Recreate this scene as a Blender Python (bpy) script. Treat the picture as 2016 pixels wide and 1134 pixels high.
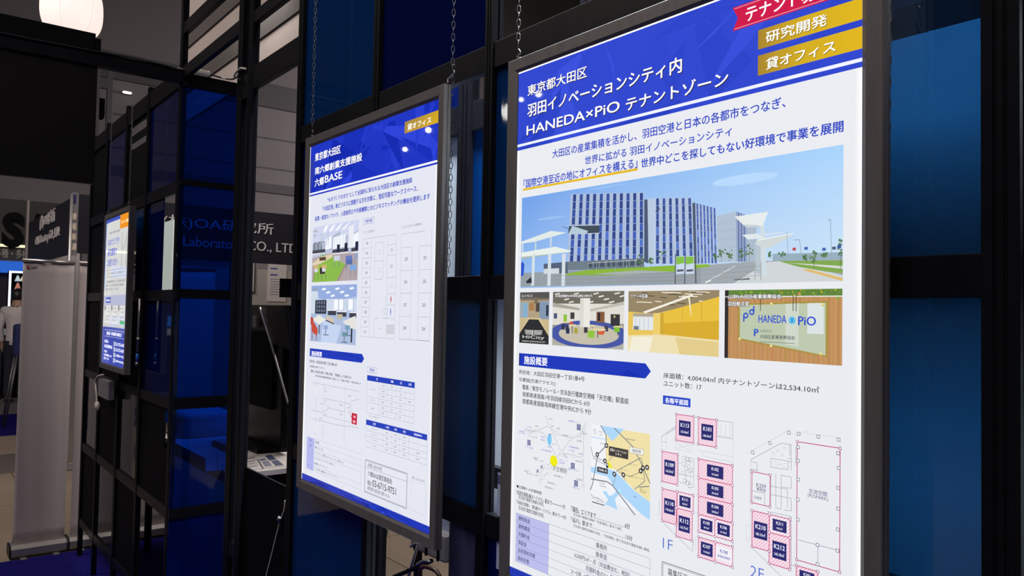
import bpy, bmesh, math, random
from mathutils import Vector, Matrix
for _o in list(bpy.data.objects): bpy.data.objects.remove(_o)
SC = bpy.context.scene
COL = SC.collection
random.seed(7)

# ------------------------------------------------------------------ camera
# World: X runs along the lattice partition (right), Y into it, Z up, floor at 0.
FPX, YAW, PITCH, ROLL = 1512.12, -0.897776, 0.032841, 0.018535
CAM = Vector((0.78106, -0.97253, 1.75025))
W_, H_ = 2016, 1134
fwd = Vector((math.sin(YAW)*math.cos(PITCH), math.cos(YAW)*math.cos(PITCH), math.sin(PITCH)))
rgt0 = Vector((math.cos(YAW), -math.sin(YAW), 0))
up0 = rgt0.cross(fwd)
RGT = math.cos(ROLL)*rgt0 + math.sin(ROLL)*up0
UPV = -math.sin(ROLL)*rgt0 + math.cos(ROLL)*up0
cd = bpy.data.cameras.new('camera'); cam = bpy.data.objects.new('camera', cd); COL.objects.link(cam)
cd.sensor_width = 36; cd.lens = FPX/W_*36; cd.clip_start = 0.02; cd.clip_end = 200
M4 = Matrix.Identity(4)
for i in range(3):
    M4[i][0] = RGT[i]; M4[i][1] = UPV[i]; M4[i][2] = -fwd[i]; M4[i][3] = CAM[i]
cam.matrix_world = M4
SC.camera = cam

def ray(u, v): return (u-1008)/FPX*RGT - (v-567)/FPX*UPV + fwd
def onX(u, v, X): d = ray(u, v); return CAM + d*((X-CAM.x)/d.x)
def onY(u, v, Y): d = ray(u, v); return CAM + d*((Y-CAM.y)/d.y)
def onZ(u, v, Z): d = ray(u, v); return CAM + d*((Z-CAM.z)/d.z)

# ------------------------------------------------------------------ view, world, hall lights
SC.view_settings.view_transform = 'Standard'; SC.view_settings.look = 'None'
SC.view_settings.exposure = 0.0; SC.view_settings.gamma = 1.0
SC.view_settings.use_curve_mapping = False
try:
    SC.cycles.use_denoising = True
    SC.cycles.max_bounces = 10; SC.cycles.transparent_max_bounces = 16
    SC.cycles.sample_clamp_indirect = 3.0
except Exception: pass
wd = bpy.data.worlds.new('hall_air'); SC.world = wd; wd.use_nodes = True
wd.node_tree.nodes['Background'].inputs[0].default_value = (0.55, 0.50, 0.52, 1)
wd.node_tree.nodes['Background'].inputs[1].default_value = 0.012

def area(name, loc, target, sx, sy, power, color=(1, .93, .88)):
    l = bpy.data.lights.new(name, 'AREA'); l.shape = 'RECTANGLE'; l.size = sx; l.size_y = sy
    l.energy = power; l.color = color
    o = bpy.data.objects.new(name, l); COL.objects.link(o); o.location = loc
    d = Vector(target)-Vector(loc); o.rotation_euler = d.to_track_quat('-Z', 'Y').to_euler(); return o
area('hall_ceiling_light_front', (1.5, -4.0, 7.5), (-1.5, 0, 1.0), 5, 5, 340)
area('hall_ceiling_light_left', (-6.0, -3.5, 7.5), (-7.0, -.5, 0.3), 4, 4, 330, (1, .87, .78))
area('hall_ceiling_light_far', (-14.5, 11.0, 6.5), (-19.9, 9.0, 3.5), 4, 4, 200, (1, .92, .94))
_il = area('board_fill_light', (-.4, 0.24, 3.5), (-.4, .29, 1.2), 2.7, .10, 140, (.86, .93, 1.0)); _il.data.spread = 1.3  # added fill strip between the layers, brightens the white boards behind the acrylic
_il = area('board_fill_uplight', (-.1, 0.25, .05), (-.1, .29, 2.2), 2.1, .10, 45, (.86, .93, 1.0)); _il.data.spread = 1.5  # invented up-light, evens the blue panels from top to bottom
area('booth_table_light', (-4.2, 1.4, 3.6), (-4.3, .9, .9), 1.5, 1.5, 70, (1, .93, .86))
area('far_booth_light', (-8.0, 2.4, 4.2), (-9.6, 2.6, 1.4), 2.5, 1.5, 21, (1, .95, .92))
# ceiling spot heads: the small bright reflections in the poster covers and the black profiles
for (u, v, r, pw, tt) in ((843, 256, .013, .22, 2.0), (797, 294, .011, .14, 2.0), (1060, 185, .034, .8, 7), (1026, 196, .024, .5, 7),
                      (985, 215, .09, 4, 7), (949, 245, .05, 3, 7)):
    q = onY(u, v, .005); d = (q-CAM).normalized(); d.y = -d.y
    l = bpy.data.lights.new('ceiling_spot_head', 'POINT'); l.energy = pw; l.shadow_soft_size = r; l.color = (1, .96, .9)
    o = bpy.data.objects.new('ceiling_spot_head', l); COL.objects.link(o); o.location = q + d*tt

# ------------------------------------------------------------------ helpers
def s2l(c):
    out = []
    for x in c[:3]:
        x = x/255.0
        out.append(x/12.92 if x <= .04045 else ((x+.055)/1.055)**2.4)
    return tuple(out)
def rgb(r, g, b): return s2l((r, g, b))

def mat(name, col, rough=.5, metal=0.0, spec=.5, noise=0.0, nscale=20, bump=0.0, bscale=200, emis=None, estr=0, coat=0, aniso=None):
    m = bpy.data.materials.new(name); m.use_nodes = True; nt = m.node_tree; b = nt.nodes['Principled BSDF']
    b.inputs['Base Color'].default_value = (*col, 1); b.inputs['Roughness'].default_value = rough
    b.inputs['Metallic'].default_value = metal; b.inputs['Specular IOR Level'].default_value = spec
    b.inputs['Coat Weight'].default_value = coat
    if noise or bump:
        tc = nt.nodes.new('ShaderNodeTexCoord')
    if noise:
        n = nt.nodes.new('ShaderNodeTexNoise'); n.inputs['Scale'].default_value = nscale; n.inputs['Detail'].default_value = 6
        mp = nt.nodes.new('ShaderNodeMapping')
        if aniso: mp.inputs['Scale'].default_value = aniso
        nt.links.new(tc.outputs['Object'], mp.inputs[0]); nt.links.new(mp.outputs[0], n.inputs['Vector'])
        r = nt.nodes.new('ShaderNodeValToRGB')
        r.color_ramp.elements[0].position = .25; r.color_ramp.elements[1].position = .75
        r.color_ramp.elements[0].color = (*[c*(1-noise) for c in col], 1); r.color_ramp.elements[1].color = (*[min(1, c*(1+noise)) for c in col], 1)
        nt.links.new(n.outputs['Fac'], r.inputs[0]); nt.links.new(r.outputs[0], b.inputs['Base Color'])
    if bump:
        n2 = nt.nodes.new('ShaderNodeTexNoise'); n2.inputs['Scale'].default_value = bscale; n2.inputs['Detail'].default_value = 3
        nt.links.new(tc.outputs['Object'], n2.inputs['Vector'])
        bp = nt.nodes.new('ShaderNodeBump'); bp.inputs['Strength'].default_value = bump; bp.inputs['Distance'].default_value = .002
        nt.links.new(n2.outputs['Fac'], bp.inputs['Height']); nt.links.new(bp.outputs[0], b.inputs['Normal'])
    if emis:
        b.inputs['Emission Color'].default_value = (*emis, 1); b.inputs['Emission Strength'].default_value = estr
    return m

def acrylic(name, tint, refl=.05, haze=.0, hazecol=(0, 0, 0)):
    m = bpy.data.materials.new(name); m.use_nodes = True; nt = m.node_tree; nt.nodes.clear()
    out = nt.nodes.new('ShaderNodeOutputMaterial'); t = nt.nodes.new('ShaderNodeBsdfTransparent'); t.inputs[0].default_value = (*tint, 1)
    g = nt.nodes.new('ShaderNodeBsdfGlossy'); g.inputs['Roughness'].default_value = .04; g.inputs[0].default_value = (1, 1, 1, 1)
    n = nt.nodes.new('ShaderNodeTexNoise'); n.inputs['Scale'].default_value = 25; bp = nt.nodes.new('ShaderNodeBump')
    tc = nt.nodes.new('ShaderNodeTexCoord'); nt.links.new(tc.outputs['Object'], n.inputs['Vector'])
    bp.inputs['Strength'].default_value = .06; bp.inputs['Distance'].default_value = .002
    nt.links.new(n.outputs['Fac'], bp.inputs['Height']); nt.links.new(bp.outputs[0], g.inputs['Normal'])
    d = nt.nodes.new('ShaderNodeBsdfDiffuse'); d.inputs[0].default_value = (*hazecol, 1)
    mx0 = nt.nodes.new('ShaderNodeMixShader'); mx0.inputs[0].default_value = haze
    nt.links.new(t.outputs[0], mx0.inputs[1]); nt.links.new(d.outputs[0], mx0.inputs[2])
    f = nt.nodes.new('ShaderNodeFresnel'); f.inputs['IOR'].default_value = 1.49
    mx = nt.nodes.new('ShaderNodeMixShader'); nt.links.new(f.outputs[0], mx.inputs[0])
    nt.links.new(mx0.outputs[0], mx.inputs[1]); nt.links.new(g.outputs[0], mx.inputs[2]); nt.links.new(mx.outputs[0], out.inputs[0])
    return m

def print_mat(name, strength, gloss=True, rough=.025):
    m = bpy.data.materials.new(name); m.use_nodes = True; nt = m.node_tree; b = nt.nodes['Principled BSDF']
    a = nt.nodes.new('ShaderNodeAttribute'); a.attribute_name = 'Col'
    nt.links.new(a.outputs['Color'], b.inputs['Emission Color']); b.inputs['Emission Strength'].default_value = strength
    mul = nt.nodes.new('ShaderNodeMix'); mul.data_type = 'RGBA'; mul.blend_type = 'MULTIPLY'; mul.inputs[0].default_value = 1
    nt.links.new(a.outputs['Color'], mul.inputs[6]); mul.inputs[7].default_value = (.25, .25, .25, 1)
    nt.links.new(mul.outputs[2], b.inputs['Base Color'])
    b.inputs['Roughness'].default_value = rough; b.inputs['Specular IOR Level'].default_value = .5 if gloss else .1
    return m

def flat_print_mat(name):
    m = bpy.data.materials.new(name); m.use_nodes = True; nt = m.node_tree; b = nt.nodes['Principled BSDF']
    a = nt.nodes.new('ShaderNodeAttribute'); a.attribute_name = 'Col'
    nt.links.new(a.outputs['Color'], b.inputs['Base Color']); b.inputs['Roughness'].default_value = .6
    return m

MAT = dict(
    black=mat('black_anodised_profile', (.0045, .0045, .0065), .38, 0, .1, .2, 30, .08, 120),
    blackflat=mat('matt_black_board', (.003, .003, .0045), .7, 0, .05, .2, 8),
    frame=mat('dark_grey_brushed_frame', (.125, .118, .118), .38, .35, .5, .12, 60, .1, 300, aniso=(1, 1, .1)),
    back=mat('grey_back_sheet', (.05, .05, .055), .6, noise=.1, nscale=20),
    blue=acrylic('clear_blue_acrylic', (.025, .20, .72), haze=.33, hazecol=(.003, .06, .28)),
    pale=acrylic('lighter_blue_acrylic', (.085, .25, .42), haze=.25, hazecol=(.018, .06, .16)),
    clear_blue=acrylic('cross_wall_acrylic', (.022, .20, .72), haze=.10, hazecol=(.002, .03, .2)),
    smoke=acrylic('smoked_acrylic', (.24, .23, .30), haze=.2, hazecol=(.02, .02, .03)),
    navy=acrylic('dark_blue_acrylic', (.010, .05, .34), haze=.30, hazecol=(.001, .013, .16)),
    white=mat('white_board', (.62, .66, .70), .5, noise=.04, nscale=3),
    grey=mat('grey_board', (.16, .15, .17), .6, noise=.08, nscale=4),
    steel=mat('zinc_chain', (.16, .16, .17), .4, .8, noise=.25, nscale=80),
    silver=mat('silver_aluminium', (.45, .43, .43), .3, .8, noise=.1, nscale=40),
    cable=mat('black_cable', (.012, .012, .012), .3, noise=.2, nscale=50),
    cablew=mat('pale_cable', (.45, .42, .38), .4, noise=.15, nscale=60),
    banner=mat('grey_white_banner_cloth', (.40, .345, .345), .7, 0, .2, .06, 3, .25, 4, aniso=(1, 2.5, .25)),
    floor=None, carpet=mat('blue_needle_carpet', (.008, .007, .105), .95, 0, .05, .35, 60, .5, 400),
    hall=mat('hall_wall_paint', (.30, .27, .275), .8, noise=.05, nscale=.6),
    halldark=mat('hall_dark_band', (.15, .14, .145), .8, noise=.06, nscale=.8),
    sign=mat('charcoal_sign_board', (.017, .016, .024), .6, 0, .15, .1, 2),
    letter=mat('pale_grey_letters', (.55, .52, .54), .5, noise=.04, nscale=6),
    letterdark=mat('black_letters', (.004, .004, .005), .6, 0, .1, .1, nscale=6),
    paper=mat('white_paper', (.78, .72, .70), .7, noise=.03, nscale=10),
    skin=mat('skin', (.42, .25, .18), .5, noise=.08, nscale=30),
    hair=mat('black_hair', (.012, .010, .010), .45, noise=.3, nscale=60, aniso=(1, 1, .2)),
    shirt=mat('white_shirt_cloth', (.62, .57, .58), .8, noise=.06, nscale=12, bump=.3, bscale=25),
    trousers=mat('dark_trousers', (.012, .013, .025), .8, noise=.2, nscale=30),
    shoe=mat('black_shoe', (.01, .01, .01), .35, noise=.1, nscale=20),
    lanyard=mat('dark_blue_lanyard', (.01, .015, .10), .6, noise=.1, nscale=20),
    lantern=None,
)

def obj(name, me, m, parent=None):
    o = bpy.data.objects.new(name, me); COL.objects.link(o)
    if m is not None:
        me.materials.clear()
        me.materials.append(m)
    if parent: o.parent = parent
    return o
def tag(o, label=None, cat=None, group=None, kind=None):
    if label: o['label'] = label
    if cat: o['category'] = cat
    if group: o['group'] = group
    if kind: o['kind'] = kind
    return o
def thing(name, label, cat, loc=(0, 0, 0), group=None, rz=0):
    o = bpy.data.objects.new(name, None); COL.objects.link(o); o.location = loc; o.rotation_euler = (0, 0, rz)
    o.empty_display_size = .05
    return tag(o, label, cat, group)

class MB:
    """collects boxes, bars, tubes and plates in one mesh, in world coordinates"""
    def __init__(s): s.v = []; s.f = []
    def add(s, vs, fs):
        b = len(s.v); s.v += [tuple(x) for x in vs]; s.f += [tuple(i+b for i in f) for f in fs]; return s
    def box(s, x0, x1, y0, y1, z0, z1):
        vs = [(x, y, z) for z in (z0, z1) for y in (y0, y1) for x in (x0, x1)]
        return s.add(vs, [(0, 2, 3, 1), (4, 5, 7, 6), (0, 1, 5, 4), (2, 6, 7, 3), (0, 4, 6, 2), (1, 3, 7, 5)])
    def quadbox(s, pts, n):
        """plate: four points and a thickness vector"""
        n = Vector(n); a = [Vector(p) for p in pts]; b = [p+n for p in a]
        k = len(a)
        fs = [tuple(range(k)), tuple(range(2*k-1, k-1, -1))] + [(i, k+i, k+(i+1) % k, (i+1) % k) for i in range(k)]
        return s.add(a+b, fs)
    def tube(s, pts, r, n=8, cap=True):
        pts = [Vector(p) for p in pts]; rings = []
        rr = r if isinstance(r, (list, tuple)) else [r]*len(pts)
        for i, p in enumerate(pts):
            d = (pts[min(i+1, len(pts)-1)]-pts[max(i-1, 0)]).normalized()
            a = d.orthogonal().normalized() if i == 0 else (pa - d*pa.dot(d)).normalized()
            pa = a; b = d.cross(a)
            rings.append([p+(a*math.cos(2*math.pi*j/n)+b*math.sin(2*math.pi*j/n))*rr[i] for j in range(n)])
        vs = [q for rg in rings for q in rg]; fs = []
        for i in range(len(pts)-1):
            for j in range(n):
                fs.append((i*n+j, i*n+(j+1) % n, (i+1)*n+(j+1) % n, (i+1)*n+j))
        if cap: fs += [tuple(range(n-1, -1, -1)), tuple((len(pts)-1)*n+j for j in range(n))]
        return s.add(vs, fs)
    def build(s, name, m, parent=None, bevel=0, smooth=False, origin=None):
        o0 = Vector(origin) if origin is not None else Vector((0, 0, 0))
        if parent is not None and origin is None: 
            pm = parent
            while pm is not None: o0 = o0 + pm.location; pm = pm.parent
        me = bpy.data.meshes.new(name); me.from_pydata([tuple(Vector(v)-o0) for v in s.v], [], s.f); me.update()
        bm = bmesh.new(); bm.from_mesh(me); bmesh.ops.recalc_face_normals(bm, faces=bm.faces)
        if bevel:
            bmesh.ops.bevel(bm, geom=[e for e in bm.edges if e.calc_face_angle(0) > .6], offset=bevel, segments=2, affect='EDGES', profile=.6)
        bm.to_mesh(me); bm.free()
        if smooth:
            for p in me.polygons: p.use_smooth = True
        o = obj(name, me, m, parent)
        if parent is None and origin is not None: o.location = origin
        return o

# ------------------------------------------------------------------ lettering
_cache = {}
def glyphs(s, bold=0.0, res=3):
    k = (s, bold, res)
    if k in _cache: return _cache[k]
    c = bpy.data.curves.new('lettering', 'FONT'); c.body = s; c.size = 1; c.resolution_u = res; c.offset = bold; c.fill_mode = 'FRONT'; c.dimensions = '2D'
    o = bpy.data.objects.new('lettering', c); COL.objects.link(o)
    dg = bpy.context.evaluated_depsgraph_get(); me = bpy.data.meshes.new_from_object(o.evaluated_get(dg), depsgraph=dg)
    v = [(q.co.x, q.co.y) for q in me.vertices]; f = [tuple(p.vertices) for p in me.polygons]
    bpy.data.objects.remove(o); bpy.data.curves.remove(c); bpy.data.meshes.remove(me)
    if v:
        x0 = min(a for a, b in v); x1 = max(a for a, b in v); y0 = min(b for a, b in v); y1 = max(b for a, b in v)
        v = [((a-x0)/max(1e-6, x1-x0), (b-y0)/max(1e-6, y1-y0)) for a, b in v]
        ar = (x1-x0)/max(1e-6, y1-y0)
    else: ar = 1
    _cache[k] = (v, f, ar); return _cache[k]

EPS = 0.00006
class Print:
    """flat artwork in sheet millimetres (x right, y down from the top left corner of the print)"""
    def __init__(s, conv=None): s.v = []; s.f = []; s.c = []; s.conv = conv; s.L = 1
    def z(s, P): return s.conv(*P)
    def poly(s, pts, col, L=None):
        """pts in mm; col one colour or one per corner (0..255)"""
        b = len(s.v); L = s.L if L is None else L
        for (x, y) in pts: s.v.append((x, y, L))
        s.f.append(tuple(range(b, b+len(pts))))
        if isinstance(col[0], (tuple, list)): s.c.append([s2l(c) for c in col])
        else: s.c.append([s2l(col)]*len(pts))
        return s
    def pz(s, pts, col, L=None): return s.poly([s.z(p) for p in pts], col, L)
    def rect(s, x0, y0, x1, y1, col, L=None): return s.poly([(x0, y0), (x1, y0), (x1, y1), (x0, y1)], col, L)
    def line(s, a, b, w, col, L=None):
        dx, dy = b[0]-a[0], b[1]-a[1]; l = math.hypot(dx, dy) or 1e-6; nx, ny = -dy/l*w/2, dx/l*w/2
        return s.poly([(a[0]+nx, a[1]+ny), (b[0]+nx, b[1]+ny), (b[0]-nx, b[1]-ny), (a[0]-nx, a[1]-ny)], col, L)
    def lz(s, pts, w, col, L=None, close=False):
        q = [s.z(p) for p in pts]
        if close: q.append(q[0])
        for i in range(len(q)-1): s.line(q[i], q[i+1], w, col, L)
        return s
    def circ(s, c, rx, col, L=None, ry=None, n=24):
        ry = ry or rx
        return s.poly([(c[0]+rx*math.cos(2*math.pi*i/n), c[1]+ry*math.sin(2*math.pi*i/n)) for i in range(n)], col, L)
    def ring(s, c, r, w, col, L=None, n=20):
        p = [(c[0]+r*math.cos(2*math.pi*i/n), c[1]+r*math.sin(2*math.pi*i/n)) for i in range(n+1)]
        for i in range(n): s.line(p[i], p[i+1], w, col, L)
        return s
    def glyph(s, txt, x0, y0, x1, y1, col, bold=.0, L=None, res=3):
        """txt fills the box: left x0, bottom y0, right x1, top y1 (mm, y down)"""
        v, f, ar = glyphs(txt, min(0, bold), res); L = s.L+1 if L is None else L; cl = s2l(col)
        d = abs(y1-y0)*bold if bold > 0 else 0
        x0 += d; x1 -= d
        for (dx, dy) in (((-d, 0), (d, 0), (0, d*.7), (0, -d*.7)) if d else ((0, 0),)):
            b = len(s.v)
            for (a, q) in v: s.v.append((x0+a*(x1-x0)+dx, y0+(y1-y0)*q+dy, L))
            for t in f: s.f.append(tuple(i+b for i in t)); s.c.append([cl]*len(t))
        return s
    def tz(s, txt, p0, p1, col, bold=.0, L=None, shadow=None, res=3):
        """p0 left bottom and p1 right top, in measured coordinates"""
        a = s.z(p0); b = s.z(p1)
        if shadow: s.glyph(txt, a[0]+shadow[0], a[1]+shadow[1], b[0]+shadow[0], b[1]+shadow[1], shadow[2], bold, (s.L+1 if L is None else L)-1, res)
        return s.glyph(txt, a[0], a[1], b[0], b[1], col, bold, L, res)
    def tc(s, txt, c, h, col, bold=.0, L=None, squeeze=1.0, res=2):
        """centred at c (mm) with cap height h (mm)"""
        v, f, ar = glyphs(txt, bold, res); w = h*ar*squeeze
        return s.glyph(txt, c[0]-w/2, c[1]+h/2, c[0]+w/2, c[1]-h/2, col, bold, L, res)
    def build(s, name, m, parent, x_left, z_top, y, label=None):
        """on a sheet whose face looks towards -Y"""
        off = Vector((0, 0, 0)); q = parent
        while q is not None: off += q.location; q = q.parent
        me = bpy.data.meshes.new(name)
        me.from_pydata([(x_left+a/1000-off.x, y-L*EPS-off.y, z_top-b/1000-off.z) for a, b, L in s.v], [], s.f)
        at = me.color_attributes.new('Col', 'FLOAT_COLOR', 'CORNER'); k = 0
        for pi, p in enumerate(me.polygons):
            for j in range(p.loop_total):
                at.data[p.loop_start+j].color = (*s.c[pi][j], 1)
        o = obj(name, me, m, parent)
        # faces look towards the viewer
        bm = bmesh.new(); bm.from_mesh(me); bm.normal_update()
        fl = [f for f in bm.faces if f.normal.y > 0]
        if fl: bmesh.ops.reverse_faces(bm, faces=fl)
        bm.to_mesh(me); bm.free()
        if label: o['label'] = label
        return o
# ------------------------------------------------------------------ hanging light boxes
PRN = print_mat('backlit_print_film', .93)
PRN_DIM = print_mat('backlit_print_film_dimmer', .92)
GLOW = mat('light_guide_edge', (.8, .8, .8), .4, emis=(1, 1, 1), estr=1.15)

def lightbox(name, label, cx, cz, hw, hh, b, y0, dep, rec):
    """b frame width; print half size hw x hh; y0 front plane"""
    t = thing(name, label, 'light box', (cx, y0, cz))
    prof = [(0, dep), (0, dep*.62), (.0018, dep*.60), (.0018, dep*.46), (0, dep*.44), (0, .0012), (.0012, 0), (b-.007, .0004), (b-.0015, rec*.75), (b-.001, rec)]
    vs = []; fs = []; n = len(prof)
    for k, (sx, sz) in enumerate(((-1, 1), (1, 1), (1, -1), (-1, -1))):
        for (ins, y) in prof: vs.append((cx+sx*(hw+b-ins), y0+y, cz+sz*(hh+b-ins)))
    # each side is its own mitred length so the joint stays crisp
    mb = MB()
    for k in range(4):
        k2 = (k+1) % 4; a = vs[k*n:(k+1)*n]; c = vs[k2*n:(k2+1)*n]
        mb.add(a+c, [(i, i+1, n+i+1, n+i) for i in range(n-1)])
    mb.build('frame', MAT['frame'], t)
    MB().box(cx-hw-b+.003, cx+hw+b-.003, y0+dep-.003, y0+dep, cz-hh-b+.003, cz+hh+b-.003).build('back_panel', MAT['back'], t)
    return t

# measured on the print plane: photograph pixels to sheet millimetres
HW, HH, BZ = .36, .36*1.41236, .02983
Z0 = 1.745
P3X, P3Z, P2X, P2Z = -.07636, Z0-.01115, -1.0955, Z0-.00157
def conv(cx, cz, y, hw, hh):
    def f(u, v):
        q = onY(u, v, y); return ((q.x-cx+hw)*1000, (cz+hh-q.z)*1000)
    return f
REC = .0056
m3 = conv(P3X, P3Z, REC-.0042+.0, HW, HH); m3 = conv(P3X, P3Z, REC, HW, HH)
m2 = conv(P2X, P2Z, REC, HW, HH)
def zoom(f, ox, oy, sc):
    return lambda x, y: f(ox+x/sc, oy+y/sc)
WMM, HMM = 720.0, 720*1.41236

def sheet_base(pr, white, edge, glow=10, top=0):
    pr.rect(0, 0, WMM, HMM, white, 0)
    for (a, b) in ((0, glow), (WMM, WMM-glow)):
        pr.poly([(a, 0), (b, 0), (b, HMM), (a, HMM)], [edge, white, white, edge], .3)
def facets(pr, x0, y0, x1, y1, base, n, seed, L, amp=16):
    """low contrast triangle facets printed in a blue band"""
    r = random.Random(seed); pr.rect(x0, y0, x1, y1, base, L)
    for i in range(n):
        cx = r.uniform(x0, x1); cy = r.uniform(y0, y1); w = (x1-x0)*r.uniform(.08, .25); h = (y1-y0)*r.uniform(.4, 1.0)
        pts = [(min(x1, max(x0, cx+r.uniform(-w, w))), min(y1, max(y0, cy+r.uniform(-h, h)))) for _ in range(3)]
        d = r.uniform(-amp, amp); c = tuple(max(0, min(255, k+d*(1.0 if j < 2 else 1.6))) for j, k in enumerate(base))
        pr.poly(pts, c, L+.3+.02*i)

BLUE = (40, 62, 196); BLUED = (30, 48, 168); TXT = (58, 58, 72); TBL = (52, 74, 190)

# ================================================================= POSTER 3 (right, near)
box3 = lightbox('poster_light_box', 'largest hanging light box poster, red ribbon and photograph of a striped building, at right', P3X, P3Z, HW, HH, BZ, 0, .02, REC)
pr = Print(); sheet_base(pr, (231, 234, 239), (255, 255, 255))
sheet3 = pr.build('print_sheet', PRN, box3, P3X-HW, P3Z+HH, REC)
def p3(fn, name, f=m3, label=None):
    q = Print(f); fn(q); return q.build(name, PRN, sheet3, P3X-HW, P3Z+HH, REC, label)
pr = Print(); pr.rect(0, -3.2, WMM, 1.4, (255, 255, 255), 12); pr.build('light_guide_edge', GLOW, box3, P3X-HW, P3Z+HH, REC)

def hdr(q):
    a = m3(1015, 297)[1]; b = m3(1692, 135)[1]; yb = (a+b)/2
    wa = m3(1015, 289)[1]; wb = m3(1015, 283.7)[1]; wc = m3(1692, 125.8)[1]; wd = m3(1692, 119)[1]
    facets(q, 0, 0, WMM, yb, (50, 72, 205), 26, 3, 1, 9)
    q.rect(0, (wb+wd)/2, WMM, (wa+wc)/2, (238, 242, 252), 3)
    z1 = zoom(m3, 980, 0, 2.52); q.conv = z1
    sh = (1.3, 1.6, (40, 36, 60)); W = (238, 238, 244)
    q.tz('東京都大田区', (148, 478), (443, 325), W, .022, 6, sh)
    q.tz('羽田イノベーションシティ内', (147, 582), (915, 278), W, .026, 6, sh)
    q.tz('HANEDA×PiO', (143, 672), (606, 497), W, .026, 6, sh); q.tz('テナントゾーン', (635, 552), (1145, 345), W, .026, 6, sh)
    # red ribbon with notched end, two gold tabs
    x, y0 = z1(1165, 40); x2, y1 = z1(1165, 156); xn, yn = z1(1192, 90)
    q.poly([(x, y0), (WMM, y0), (WMM, y1), (x2, y1), (xn, (y0+y1)/2)], (205, 30, 75), 3)
    for yy in (y0+2.5, y1-2.5): q.line((x+4, yy), (WMM, yy), .8, (240, 190, 205), 4)
    a = z1(1230, 105)
    ga = glyphs('テナント募集中', .02)
    xr = z1(1505, 30)[0]
    wch = (xr-a[0])/4
    q.glyph('テナント募集中', a[0], y1-7, a[0]+wch*7, y0+6, (250, 246, 250), .022, 5)
    for (tl, bl, tr, br, tx, lb, rt) in (((1292, 145), (1292, 245), (1797, -2), (1797, 100), '研究開発', (1330, 215), (1635, 65)),
                                     ((1292, 275), (1290, 375), (1797, 135), (1797, 245), '貸オフィス', (1330, 348), (1677, 195))):
        A, B, C, D = z1(*tl), z1(*bl), z1(*tr), z1(*br); x0 = (A[0]+B[0])/2; yt = (A[1]+C[1])/2; yb2 = (B[1]+D[1])/2
        xm = x0+(WMM-x0)*.45
        g1, g2, g3 = (168, 132, 48), (208, 172, 38), (222, 182, 32)
        q.poly([(x0, yt), (xm, yt), (xm, yb2), (x0, yb2)], [g1, g2, g2, g1], 4)
        q.poly([(xm, yt), (WMM, yt), (WMM, yb2), (xm, yb2)], [g2, g3, g3, g2], 4)
        q.tz(tx, lb, rt, (246, 246, 240), .022, 7, (.9, 1.1, (140, 110, 40)))
p3(hdr, 'heading_band')

def tag3(q):
    def T(t, lb, top, rx, bold):
        p = m3(*lb); y1 = m3(lb[0], top)[1]; x1 = m3(*rx)[0]; q.glyph(t, p[0], p[1], x1, y1, TBL, bold, 3)
    T('大田区の産業集積を活かし、羽田空港と日本の各都市をつなぎ、', (1087.4, 312), 295.5, (1547, 200), .02)
    T('世界に拡がる 羽田イノベーションシティ', (1151.5, 324.6), 308.5, (1441, 262), .02)
    T('「国際空港至近の地にオフィスを構える」', (1030.5, 371), 354.3, (1255, 325), .022)
    T('世界中どこを探してもない好環境で事業を展開', (1262, 331), 313.2, (1661, 250), .026)
    if 0: q.tz('大田区の産業集積を活かし、羽田空港と日本の各都市をつなぎ、', (1087.4, 311.3), (1545.5, 194.4), TBL, .012, 3)
    a = m3(1029.6, 371.5); b = m3(1255.3, 331.5); y = (a[1]+b[1])/2
    q.rect(a[0], y-.3, b[0], y+4.0, (228, 186, 40), 2)
p3(tag3, 'slogan')

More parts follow.
